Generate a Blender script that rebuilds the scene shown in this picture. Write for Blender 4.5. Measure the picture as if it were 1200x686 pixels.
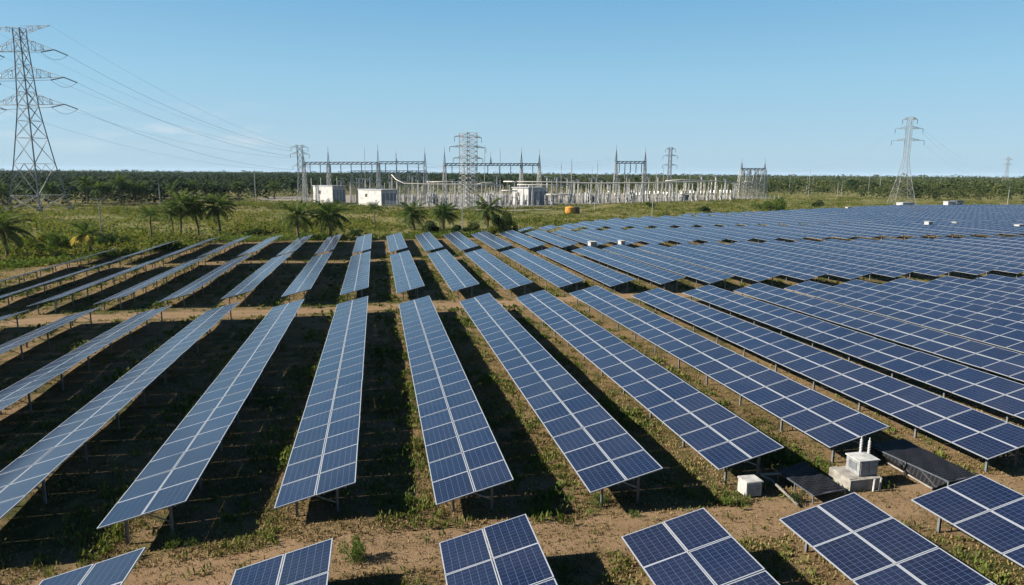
import bpy, math, random
import numpy as np
from mathutils import Vector, Matrix

R = math.radians
scene = bpy.context.scene
for o in list(bpy.data.objects):
    bpy.data.objects.remove(o)
col = scene.collection
rng = np.random.default_rng(7)
random.seed(7)

# ------------------------------------------------------------------ camera
F, YAW, PIT, ROLL, H = 786.75, 0.19906, 0.17566, 0.00725, 13.277     # focal in px of a 1200 px wide frame
fw = np.array([math.sin(YAW) * math.cos(PIT), math.cos(YAW) * math.cos(PIT), -math.sin(PIT)])
r0 = np.array([math.cos(YAW), -math.sin(YAW), 0.0])
u0 = np.cross(r0, fw)
cr = r0 * math.cos(ROLL) + u0 * math.sin(ROLL)
cu = -r0 * math.sin(ROLL) + u0 * math.cos(ROLL)
cam_d = bpy.data.cameras.new('camera')
cam = bpy.data.objects.new('camera', cam_d)
col.objects.link(cam)
cam.matrix_world = Matrix(((cr[0], cu[0], -fw[0], 0), (cr[1], cu[1], -fw[1], 0), (cr[2], cu[2], -fw[2], H), (0, 0, 0, 1)))
cam_d.sensor_width = 36.0
cam_d.lens = 36.0 * F / 1200.0
cam_d.clip_start = 0.5
cam_d.clip_end = 40000
scene.camera = cam

# ------------------------------------------------------------------ light
SUN_EL = 32.5
SUN_H = (-0.998, 0.062)                      # horizontal direction towards the sun
sun_az = math.atan2(SUN_H[0], SUN_H[1])      # clockwise from +Y
world = bpy.data.worlds.new('World')
scene.world = world
world.use_nodes = True
wn, wl = world.node_tree.nodes, world.node_tree.links
wn.clear()
w_out = wn.new('ShaderNodeOutputWorld')
w_bg = wn.new('ShaderNodeBackground')
sky = wn.new('ShaderNodeTexSky')
sky.sky_type = 'NISHITA'
sky.sun_disc = False
sky.sun_elevation = R(SUN_EL)
sky.sun_rotation = sun_az
sky.altitude = 0
sky.air_density = 0.5
sky.dust_density = 1.0
sky.ozone_density = 2.5
w_bg.inputs['Strength'].default_value = 0.0715
# thin fair-weather wisps low over the horizon
tc = wn.new('ShaderNodeTexCoord')
mp = wn.new('ShaderNodeMapping')
mp.inputs['Scale'].default_value = (5, 5, 22)
nz = wn.new('ShaderNodeTexNoise')
nz.inputs['Scale'].default_value = 1.6
nz.inputs['Detail'].default_value = 6
nz.inputs['Roughness'].default_value = 0.6
rmp = wn.new('ShaderNodeValToRGB')
rmp.color_ramp.elements[0].position = 0.52
rmp.color_ramp.elements[1].position = 0.80
sep = wn.new('ShaderNodeSeparateXYZ')
mr = wn.new('ShaderNodeMapRange')
mr.inputs['From Min'].default_value = 0.01
mr.inputs['From Max'].default_value = 0.045
mr2 = wn.new('ShaderNodeMapRange')
mr2.inputs['From Min'].default_value = 0.10
mr2.inputs['From Max'].default_value = 0.055
mu = wn.new('ShaderNodeMath'); mu.operation = 'MULTIPLY'
mu2 = wn.new('ShaderNodeMath'); mu2.operation = 'MULTIPLY'
mu3 = wn.new('ShaderNodeMath'); mu3.operation = 'MULTIPLY'; mu3.inputs[1].default_value = 0.8
mix = wn.new('ShaderNodeMixRGB')
mix.inputs['Color2'].default_value = (4.0, 4.2, 4.5, 1)
wl.new(tc.outputs['Generated'], mp.inputs['Vector'])
wl.new(mp.outputs['Vector'], nz.inputs['Vector'])
wl.new(nz.outputs['Fac'], rmp.inputs['Fac'])
wl.new(tc.outputs['Generated'], sep.inputs['Vector'])
wl.new(sep.outputs['Z'], mr.inputs['Value'])
wl.new(sep.outputs['Z'], mr2.inputs['Value'])
wl.new(mr.outputs['Result'], mu.inputs[0]); wl.new(mr2.outputs['Result'], mu.inputs[1])
wl.new(mu.outputs['Value'], mu2.inputs[0]); wl.new(rmp.outputs['Color'], mu2.inputs[1])
mr3 = wn.new('ShaderNodeMapRange'); mr3.inputs['From Min'].default_value = -0.05; mr3.inputs['From Max'].default_value = -0.25
wl.new(sep.outputs['X'], mr3.inputs['Value'])
mu4 = wn.new('ShaderNodeMath'); mu4.operation = 'MULTIPLY'; wl.new(mu2.outputs['Value'], mu4.inputs[0]); wl.new(mr3.outputs['Result'], mu4.inputs[1])
wl.new(mu4.outputs['Value'], mu3.inputs[0])
wl.new(mu3.outputs['Value'], mix.inputs['Fac'])
# evenly lit tropical sky: the sky model blended with an elevation ramp
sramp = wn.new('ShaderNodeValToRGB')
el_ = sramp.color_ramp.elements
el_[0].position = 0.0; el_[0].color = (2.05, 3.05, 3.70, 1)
el_[1].position = 1.0; el_[1].color = (0.10, 0.36, 1.0, 1)  # unseen zenith made darker on purpose, to cut skylight and deepen the shadows
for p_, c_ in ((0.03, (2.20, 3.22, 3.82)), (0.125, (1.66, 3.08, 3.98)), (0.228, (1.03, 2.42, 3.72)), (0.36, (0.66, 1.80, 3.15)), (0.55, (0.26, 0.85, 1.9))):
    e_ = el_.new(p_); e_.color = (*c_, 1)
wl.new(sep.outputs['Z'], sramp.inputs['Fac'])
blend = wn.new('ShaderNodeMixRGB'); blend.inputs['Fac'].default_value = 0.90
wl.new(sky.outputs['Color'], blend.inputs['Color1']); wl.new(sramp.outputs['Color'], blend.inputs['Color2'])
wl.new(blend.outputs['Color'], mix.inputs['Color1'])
wl.new(mix.outputs['Color'], w_bg.inputs['Color'])
wl.new(w_bg.outputs['Background'], w_out.inputs['Surface'])

sd = bpy.data.lights.new('sun', 'SUN')
sun = bpy.data.objects.new('sun', sd)
col.objects.link(sun)
sd.energy = 5.0
sd.angle = R(0.5)
sd.color = (1.0, 0.93, 0.82)
S = Vector((SUN_H[0] * math.cos(R(SUN_EL)), SUN_H[1] * math.cos(R(SUN_EL)), math.sin(R(SUN_EL))))
sun.rotation_euler = S.to_track_quat('Z', 'Y').to_euler()
sun.location = (-60, 20, 60)

vs = scene.view_settings
vs.view_transform = 'Standard'
vs.look = 'None'
vs.exposure = 1.45
vs.gamma = 1.0
vs.use_curve_mapping = False
scene.cycles.max_bounces = 5
scene.cycles.diffuse_bounces = 1
scene.cycles.glossy_bounces = 2
scene.cycles.transparent_max_bounces = 4
scene.cycles.volume_bounces = 0
scene.cycles.use_denoising = True

# ------------------------------------------------------------------ ground height, picture rays
GX, GY = 0.01307, -0.0104
def gt(x, y):                                # the even plane the tables are set out on
    return GX * 80 * math.tanh(x / 80) + GY * 130 * math.tanh(y / 130)
def g(x, y):                                 # the ground itself
    return float(gv(x, y))
def gv(x, y):
    up = np.clip((-6 - x) / 16, 0, 1) * np.clip((y - 28) / 24, 0, 1)         # the ground climbs a little in the west
    return GX * 80 * np.tanh(x / 80) + GY * 130 * np.tanh(y / 130) - .42 * (1 - .62 * up) + .36 * np.exp(-(((x + 1.5) / 5) ** 2 + ((y - 25) / 14) ** 2))
def bumps(x, y):
    w = np.clip((np.abs(y) - 2) / 30, 0.25, 1.0)
    return w * (0.07 * np.sin(x * .23 + 1.3 * np.sin(y * .11)) + 0.05 * np.sin(y * .31 + x * .17) + 0.03 * np.sin(x * .71 - y * .53))
def gz(x, y):
    return float(gv(x, y) + bumps(np.float64(x), np.float64(y)))
def ray(px, py):
    return fw + (px - 600) / F * cr - (py - 343) / F * cu
def at(px, py, h=0.0):                       # ground point seen there
    d = ray(px, py); t = 20.0
    for _ in range(200):
        p = np.array([0, 0, H]) + t * d
        t += 0.5 * (p[2] - (g(p[0], p[1]) + h)) / -d[2]
    return np.array([0, 0, H]) + t * d
def V(px, py, Y):                            # point at world depth Y
    d = ray(px, py)
    return np.array([0, 0, H]) + d * (Y / d[1])
def proj(p):
    d = np.array([p[0], p[1], p[2] - H]); z = d @ fw
    return 600 + F * (d @ cr) / z, 343 - F * (d @ cu) / z, z

# ------------------------------------------------------------------ material helpers
def new_mat(name):
    m = bpy.data.materials.new(name); m.use_nodes = True
    nt = m.node_tree
    return m, nt.nodes, nt.links, nt.nodes['Principled BSDF']
def simple(name, c, rough=0.6, metal=0.0, var=0.12, scale=3.0, spec=0.4, bump=0.0):
    c = [v * 0.86 for v in c]
    m, n, l, b = new_mat(name)
    t = n.new('ShaderNodeTexCoord'); z = n.new('ShaderNodeTexNoise')
    z.inputs['Scale'].default_value = scale; z.inputs['Detail'].default_value = 5
    r = n.new('ShaderNodeValToRGB')
    r.color_ramp.elements[0].position = 0.3; r.color_ramp.elements[1].position = 0.7
    r.color_ramp.elements[0].color = (*[v * (1 - var) for v in c], 1)
    r.color_ramp.elements[1].color = (*[min(1, v * (1 + var)) for v in c], 1)
    l.new(t.outputs['Object'], z.inputs['Vector']); l.new(z.outputs['Fac'], r.inputs['Fac'])
    l.new(r.outputs['Color'], b.inputs['Base Color'])
    b.inputs['Roughness'].default_value = rough; b.inputs['Metallic'].default_value = metal
    b.inputs['Specular IOR Level'].default_value = spec
    if bump:
        bp = n.new('ShaderNodeBump'); bp.inputs['Strength'].default_value = bump; bp.inputs['Distance'].default_value = 0.03
        l.new(z.outputs['Fac'], bp.inputs['Height']); l.new(bp.outputs['Normal'], b.inputs['Normal'])
    return m
def leafmat(name, cols, rough=0.55, trans=0.35):
    cols = [tuple(v * 0.88 for v in c) for c in cols]
    m, n, l, b = new_mat(name)
    ge = n.new('ShaderNodeNewGeometry'); r = n.new('ShaderNodeValToRGB')
    e = r.color_ramp.elements
    e[0].color = (*cols[0], 1); e[1].color = (*cols[-1], 1)
    for i, c in enumerate(cols[1:-1]):
        k = e.new((i + 1) / (len(cols) - 1)); k.color = (*c, 1)
    # slow drift of hue from clump to clump as well as leaf to leaf
    nzz = n.new('ShaderNodeTexNoise'); nzz.inputs['Scale'].default_value = 0.11; nzz.inputs['Detail'].default_value = 3
    l.new(ge.outputs['Position'], nzz.inputs['Vector'])
    mm = n.new('ShaderNodeMath'); mm.operation = 'MULTIPLY_ADD'; mm.inputs[1].default_value = 2.6; mm.inputs[2].default_value = -1.0
    l.new(nzz.outputs['Fac'], mm.inputs[0])
    ad = n.new('ShaderNodeMath'); ad.operation = 'MULTIPLY_ADD'; ad.inputs[1].default_value = 0.5
    l.new(ge.outputs['Random Per Island'], ad.inputs[0])
    m2 = n.new('ShaderNodeMath'); m2.operation = 'MULTIPLY'; m2.inputs[1].default_value = 0.6
    l.new(mm.outputs['Value'], m2.inputs[0]); l.new(m2.outputs['Value'], ad.inputs[2])
    l.new(ad.outputs['Value'], r.inputs['Fac'])
    l.new(r.outputs['Color'], b.inputs['Base Color'])
    b.inputs['Roughness'].default_value = 0.85; b.inputs['Specular IOR Level'].default_value = 0.06
    tr = n.new('ShaderNodeBsdfTranslucent'); hs = n.new('ShaderNodeHueSaturation'); hs.inputs['Value'].default_value = 1.5; hs.inputs['Saturation'].default_value = 1.15
    l.new(r.outputs['Color'], hs.inputs['Color']); l.new(hs.outputs['Color'], tr.inputs['Color'])
    ms = n.new('ShaderNodeMixShader'); ms.inputs['Fac'].default_value = trans
    l.new(b.outputs['BSDF'], ms.inputs[1]); l.new(tr.outputs['BSDF'], ms.inputs[2])
    l.new(ms.outputs['Shader'], n['Material Output'].inputs['Surface'])
    return m

M = {}
M['alu'] = simple('aluminium_frame', (0.37, 0.39, 0.42), 0.42, 0.35, 0.06, 2)
M['steel'] = simple('galvanised_steel', (0.22, 0.235, 0.25), 0.5, 0.6, 0.2, 4)
M['pole_steel'] = simple('pole_steel', (0.24, 0.245, 0.24), 0.55, 0.3, 0.15, 1)
M['beam_steel'] = simple('weathered_grey_steel', (0.085, 0.10, 0.12), 0.6, 0.2, 0.2, .6)
M['lattice'] = simple('lattice_steel', (0.46, 0.445, 0.415), 0.5, 0.25, 0.2, .4)
M['lattice_grey'] = simple('dull_galvanised_lattice', (0.27, 0.27, 0.265), 0.5, 0.2, 0.2, .4)
M['lattice_dark'] = simple('lattice_steel_blue_grey', (0.20, 0.205, 0.22), 0.5, 0.3, 0.25, .3)
M['white'] = simple('white_painted_steel', (0.36, 0.352, 0.335), 0.55, 0, 0.3, 3.5)
M['cabinet'] = simple('light_grey_cabinet_paint', (0.22, 0.223, 0.225), 0.5, 0, 0.25, 4)
M['porcelain'] = simple('white_porcelain', (0.40, 0.395, 0.38), 0.25, 0, 0.06, 3, 0.5)
M['pipe'] = simple('aluminium_bus_pipe', (0.52, 0.49, 0.43), 0.45, 0.1, 0.08, .5)
M['concrete'] = simple('stained_concrete', (0.22, 0.205, 0.18), 0.9, 0, 0.45, 2.2, 0.2, 0.3)
M['plaster'] = simple('white_plaster_wall', (0.40, 0.39, 0.375), 0.8, 0, 0.22, .6, 0.2)
M['roof'] = simple('pale_metal_roof', (0.30, 0.31, 0.33), 0.5, 0.1, 0.1, .5)
M['dark'] = simple('dark_opening', (0.03, 0.032, 0.035), 0.5, 0, 0.2, 1)
M['louvre'] = simple('blue_grey_louvre', (0.16, 0.19, 0.24), 0.6, 0, 0.1, 1)
M['insul'] = simple('glass_insulator', (0.05, 0.07, 0.09), 0.3, 0, 0.2, 1)
M['wire'] = simple('aluminium_conductor', (0.26, 0.28, 0.30), 0.5, 0.3, 0.05, 1)
M['yellow'] = simple('yellow_painted_tank', (0.45, 0.20, 0.02), 0.5, 0, 0.12, 1)
M['rust'] = simple('brown_rusty_panel', (0.16, 0.08, 0.04), 0.8, 0, 0.3, 1)
M['trunk'] = simple('palm_trunk_bark', (0.13, 0.10, 0.075), 0.9, 0, 0.35, 3, 0.1, 0.4)
M['mesh_dark'] = None
M['leaf'] = leafmat('shrub_leaves', [(0.022, 0.045, 0.012), (0.055, 0.095, 0.02), (0.12, 0.15, 0.035), (0.17, 0.16, 0.05)])
M['scrub'] = leafmat('scrub_leaves', [(0.030, 0.045, 0.010), (0.075, 0.095, 0.020), (0.125, 0.130, 0.032), (0.17, 0.145, 0.05)])
M['grass'] = leafmat('dry_and_green_grass', [(0.045, 0.072, 0.014), (0.075, 0.105, 0.022), (0.13, 0.135, 0.038), (0.23, 0.18, 0.08)], trans=0.2)
M['straw'] = leafmat('straw_stubble', [(0.06, 0.053, 0.019), (0.13, 0.10, 0.04), (0.225, 0.165, 0.075), (0.32, 0.235, 0.12)], 0.7, trans=0.12)
M['palm'] = leafmat('palm_fronds', [(0.020, 0.040, 0.012), (0.040, 0.070, 0.018), (0.075, 0.10, 0.03), (0.13, 0.13, 0.05)], 0.45)
M['palm_yellow'] = leafmat('yellowing_palm_fronds', [(0.20, 0.17, 0.03), (0.34, 0.26, 0.045), (0.46, 0.34, 0.07)], 0.5)
M['palm_dry'] = leafmat('dead_palm_fronds', [(0.07, 0.05, 0.025), (0.14, 0.10, 0.045), (0.21, 0.16, 0.075)], 0.6)
M['wood'] = leafmat('woodland_leaves', [(0.012, 0.022, 0.008), (0.034, 0.050, 0.014), (0.070, 0.082, 0.024), (0.115, 0.112, 0.038)], trans=0.15)
M['oilpalm'] = leafmat('oil_palm_fronds', [(0.009, 0.019, 0.010), (0.020, 0.036, 0.015), (0.040, 0.060, 0.024), (0.068, 0.084, 0.036)], trans=0.12)
M['bush_dark'] = leafmat('dark_bush_leaves', [(0.012, 0.025, 0.010), (0.025, 0.045, 0.014), (0.05, 0.07, 0.02)])

def panel_mat():
    m, n, l, b = new_mat('blue_polycrystalline_cells')
    uv = n.new('ShaderNodeUVMap')
    sp = n.new('ShaderNodeSeparateXYZ'); l.new(uv.outputs['UV'], sp.inputs['Vector'])
    def line(src, cnt, width):
        a = n.new('ShaderNodeMath'); a.operation = 'MULTIPLY'; a.inputs[1].default_value = cnt
        f = n.new('ShaderNodeMath'); f.operation = 'FRACT'
        s = n.new('ShaderNodeMath'); s.operation = 'SUBTRACT'; s.inputs[1].default_value = 0.5
        ab = n.new('ShaderNodeMath'); ab.operation = 'ABSOLUTE'
        c = n.new('ShaderNodeMath'); c.operation = 'GREATER_THAN'; c.inputs[1].default_value = 0.5 - width * cnt / 2
        l.new(src, a.inputs[0]); l.new(a.outputs[0], f.inputs[0]); l.new(f.outputs[0], s.inputs[0]); l.new(s.outputs[0], ab.inputs[0]); l.new(ab.outputs[0], c.inputs[0])
        return c.outputs[0]
    cx = line(sp.outputs['X'], 6, 0.013)
    cy = line(sp.outputs['Y'], 10, 0.007)
    bx = line(sp.outputs['X'], 18, 0.0028)
    mx = n.new('ShaderNodeMath'); mx.operation = 'MAXIMUM'; l.new(cx, mx.inputs[0]); l.new(cy, mx.inputs[1])
    fl = n.new('ShaderNodeVectorMath'); fl.operation = 'MULTIPLY'; fl.inputs[1].default_value = (6, 10, 1)
    fl2 = n.new('ShaderNodeVectorMath'); fl2.operation = 'FLOOR'
    l.new(uv.outputs['UV'], fl.inputs[0]); l.new(fl.outputs[0], fl2.inputs[0])
    ge = n.new('ShaderNodeNewGeometry')
    oi = n.new('ShaderNodeObjectInfo')
    rr = n.new('ShaderNodeMath'); rr.operation = 'MULTIPLY_ADD'; rr.inputs[1].default_value = 91.7
    l.new(ge.outputs['Random Per Island'], rr.inputs[0]); l.new(oi.outputs['Random'], rr.inputs[2])
    wn_ = n.new('ShaderNodeTexWhiteNoise'); wn_.noise_dimensions = '4D'
    l.new(fl2.outputs[0], wn_.inputs['Vector']); l.new(rr.outputs[0], wn_.inputs['W'])
    wm = n.new('ShaderNodeTexWhiteNoise'); wm.noise_dimensions = '1D'; l.new(rr.outputs[0], wm.inputs['W'])
    ramp = n.new('ShaderNodeValToRGB')
    ramp.color_ramp.elements[0].color = (0.0029, 0.0054, 0.0185, 1)
    ramp.color_ramp.elements[1].color = (0.0064, 0.0118, 0.0345, 1)
    av = n.new('ShaderNodeMath'); av.operation = 'MULTIPLY_ADD'; av.inputs[1].default_value = 0.4
    h2 = n.new('ShaderNodeMath'); h2.operation = 'MULTIPLY'; h2.inputs[1].default_value = 0.6
    l.new(wn_.outputs['Value'], av.inputs[0]); l.new(wm.outputs['Value'], h2.inputs[0]); l.new(h2.outputs[0], av.inputs[2])
    l.new(av.outputs[0], ramp.inputs['Fac'])
    m1 = n.new('ShaderNodeMixRGB'); m1.inputs['Color2'].default_value = (0.035, 0.048, 0.085, 1)
    l.new(mx.outputs[0], m1.inputs['Fac']); l.new(ramp.outputs['Color'], m1.inputs['Color1'])
    m2 = n.new('ShaderNodeMixRGB'); m2.inputs['Color2'].default_value = (0.05, 0.06, 0.085, 1)
    hb = n.new('ShaderNodeMath'); hb.operation = 'MULTIPLY'; hb.inputs[1].default_value = 0.35
    l.new(bx, hb.inputs[0]); l.new(hb.outputs[0], m2.inputs['Fac']); l.new(m1.outputs['Color'], m2.inputs['Color1'])
    # thin film of dust in drifts over the glass
    tn = n.new('ShaderNodeTexNoise'); tn.inputs['Scale'].default_value = 0.35; tn.inputs['Detail'].default_value = 5
    l.new(ge.outputs['Position'], tn.inputs['Vector'])
    dr = n.new('ShaderNodeMapRange'); dr.inputs['From Min'].default_value = 0.35; dr.inputs['From Max'].default_value = 0.75; dr.inputs['To Min'].default_value = 0.005; dr.inputs['To Max'].default_value = 0.045
    l.new(tn.outputs['Fac'], dr.inputs['Value'])
    m3 = n.new('ShaderNodeMixRGB'); m3.inputs['Color2'].default_value = (0.20, 0.18, 0.16, 1)
    l.new(dr.outputs['Result'], m3.inputs['Fac']); l.new(m2.outputs['Color'], m3.inputs['Color1'])
    l.new(m3.outputs['Color'], b.inputs['Base Color'])
    b.inputs['Roughness'].default_value = 0.22
    b.inputs['IOR'].default_value = 1.5
    b.inputs['Specular IOR Level'].default_value = 0.5
    return m
M['cells'] = panel_mat()

def dark_mesh_mat():
    m, n, l, b = new_mat('black_shade_net')
    t = n.new('ShaderNodeTexCoord'); sp = n.new('ShaderNodeSeparateXYZ'); l.new(t.outputs['Object'], sp.inputs['Vector'])
    def ln(src, step, w):
        a = n.new('ShaderNodeMath'); a.operation = 'MULTIPLY'; a.inputs[1].default_value = 1 / step; l.new(src, a.inputs[0])
        f = n.new('ShaderNodeMath'); f.operation = 'FRACT'; l.new(a.outputs[0], f.inputs[0])
        c = n.new('ShaderNodeMath'); c.operation = 'LESS_THAN'; c.inputs[1].default_value = w; l.new(f.outputs[0], c.inputs[0]); return c.outputs[0]
    z = n.new('ShaderNodeTexNoise'); z.inputs['Scale'].default_value = 5; z.inputs['Detail'].default_value = 8; z.inputs['Roughness'].default_value = .7
    l.new(t.outputs['Object'], z.inputs['Vector'])
    g1 = n.new('ShaderNodeMath'); g1.operation = 'MAXIMUM'; l.new(ln(sp.outputs['X'], .17, .13), g1.inputs[0]); l.new(ln(sp.outputs['Y'], .20, .12), g1.inputs[1])
    g2 = n.new('ShaderNodeMath'); g2.operation = 'MULTIPLY'; l.new(g1.outputs[0], g2.inputs[0]); l.new(z.outputs['Fac'], g2.inputs[1])
    r = n.new('ShaderNodeValToRGB'); r.color_ramp.elements[0].color = (0.0020, 0.0022, 0.0034, 1); r.color_ramp.elements[1].color = (0.055, 0.057, 0.066, 1)
    l.new(g2.outputs[0], r.inputs['Fac']); l.new(r.outputs['Color'], b.inputs['Base Color'])
    b.inputs['Roughness'].default_value = 0.7; b.inputs['Specular IOR Level'].default_value = 0.15
    return m
M['mesh_dark'] = dark_mesh_mat()

def ground_mat():
    m, n, l, b = new_mat('dry_soil_and_grass')
    ge = n.new('ShaderNodeNewGeometry'); pos = ge.outputs['Position']
    sp = n.new('ShaderNodeSeparateXYZ'); l.new(pos, sp.inputs['Vector'])
    def noise(s, d=6, ro=0.6):
        z = n.new('ShaderNodeTexNoise'); z.inputs['Scale'].default_value = s; z.inputs['Detail'].default_value = d; z.inputs['Roughness'].default_value = ro
        l.new(pos, z.inputs['Vector']); return z.outputs['Fac']
    def mr_(src, a, c, x=0.0, y=1.0):
        q = n.new('ShaderNodeMapRange'); q.inputs['From Min'].default_value = a; q.inputs['From Max'].default_value = c
        q.inputs['To Min'].default_value = x; q.inputs['To Max'].default_value = y; l.new(src, q.inputs['Value']); return q.outputs['Result']
    def mth(op, a, c):
        q = n.new('ShaderNodeMath'); q.operation = op
        for i, v in enumerate((a, c)):
            if isinstance(v, (int, float)): q.inputs[i].default_value = v
            else: l.new(v, q.inputs[i])
        return q.outputs[0]
    def mixc(f, a, c):
        q = n.new('ShaderNodeMixRGB')
        if isinstance(f, float): q.inputs['Fac'].default_value = f
        else: l.new(f, q.inputs['Fac'])
        for nm, v in (('Color1', a), ('Color2', c)):
            if isinstance(v, tuple): q.inputs[nm].default_value = (*v, 1)
            else: l.new(v, q.inputs[nm])
        return q.outputs['Color']
    big, mid, fine = noise(0.09, 4), noise(0.7, 6, 0.65), noise(6.0, 8, 0.72)
    vfine = noise(24, 4, 0.7)
    soil = mixc(mr_(fine, .3, .7), (0.044, 0.026, 0.0125), (0.205, 0.128, 0.066))
    soil = mixc(mr_(vfine, .4, .75), soil, (0.25, 0.18, 0.11))
    straw = mixc(mr_(fine, .3, .7), (0.055, 0.039, 0.015), (0.225, 0.158, 0.070))
    green = mixc(mr_(fine, .3, .7), (0.018, 0.021, 0.007), (0.080, 0.078, 0.024))
    base = mixc(mr_(mid, .38, .62), soil, straw)
    gm = mth('ADD', mr_(big, .35, .65, 0, .6), mr_(mid, .35, .65, 0, .6))
    base = mixc(mr_(gm, .52, .95), base, green)
    # worn service tracks across the blocks
    yw = mth('ADD', sp.outputs['Y'], mth('MULTIPLY', noise(0.12, 3), 2.4))
    yw = mth('ADD', yw, mth('MULTIPLY', fine, 1.0))
    def track(y0, hw):
        d = mth('ABSOLUTE', mth('SUBTRACT', yw, y0 + 1.7), 0)
        return mr_(d, hw, hw - 1.0, 0, 1)
    tr = mth('MAXIMUM', mth('MAXIMUM', track(23.0, 2.2), track(72.2, 2.2)), mth('MULTIPLY', track(115.3, 1.6), .6))
    ruts = mth('MAXIMUM', mth('MAXIMUM', track(22.2, 1.35), track(23.9, 1.35)), mth('MAXIMUM', track(71.4, 1.35), track(73.1, 1.35)))
    trc = mixc(mr_(fine, .3, .7), (0.082, 0.052, 0.025), (0.205, 0.134, 0.072))
    trc = mixc(mth('MULTIPLY', ruts, .75), trc, mixc(mid, (0.165, 0.108, 0.06), (0.265, 0.18, 0.105)))
    base = mixc(mth('MULTIPLY', tr, mr_(mid, .3, .5, .35, .95)), base, trc)
    # open scrub beyond the array
    far = mixc(mr_(noise(1.6, 7, .7), .35, .65), (0.035, 0.044, 0.010), (0.125, 0.125, 0.036))
    far = mixc(mr_(big, .45, .62), far, (0.15, 0.12, 0.05))
    base = mixc(mr_(sp.outputs['Y'], 150, 162), base, far)
    base = mixc(mr_(sp.outputs['Y'], 900, 2500), base, (0.035, 0.055, 0.018))
    l.new(base, b.inputs['Base Color'])
    b.inputs['Roughness'].default_value = 0.95; b.inputs['Specular IOR Level'].default_value = 0.1
    bp = n.new('ShaderNodeBump'); bp.inputs['Strength'].default_value = 0.9; bp.inputs['Distance'].default_value = 0.10
    hh = mth('ADD', mth('MULTIPLY', fine, 1.0), mth('MULTIPLY', vfine, .5))
    l.new(hh, bp.inputs['Height']); l.new(bp.outputs['Normal'], b.inputs['Normal'])
    return m
M['ground'] = ground_mat()
M['gravel'] = simple('pale_gravel', (0.215, 0.195, 0.16), 0.95, 0, 0.18, .8, 0.1)
M['road'] = simple('grey_dirt_road', (0.19, 0.17, 0.14), 0.95, 0, 0.15, .5, 0.1)
def canopy_mat():
    m, n, l, b = new_mat('far_tree_canopy')
    ge = n.new('ShaderNodeNewGeometry'); z = n.new('ShaderNodeTexNoise'); z.inputs['Scale'].default_value = 0.03; z.inputs['Detail'].default_value = 8
    l.new(ge.outputs['Position'], z.inputs['Vector']); r = n.new('ShaderNodeValToRGB')
    r.color_ramp.elements[0].position = .35; r.color_ramp.elements[1].position = .68
    r.color_ramp.elements[0].color = (0.014, 0.028, 0.012, 1); r.color_ramp.elements[1].color = (0.06, 0.085, 0.028, 1)
    l.new(z.outputs['Fac'], r.inputs['Fac']); l.new(r.outputs['Color'], b.inputs['Base Color']); b.inputs['Roughness'].default_value = 0.9
    b.inputs['Specular IOR Level'].default_value = 0.1
    return m
M['canopy'] = canopy_mat()

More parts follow.
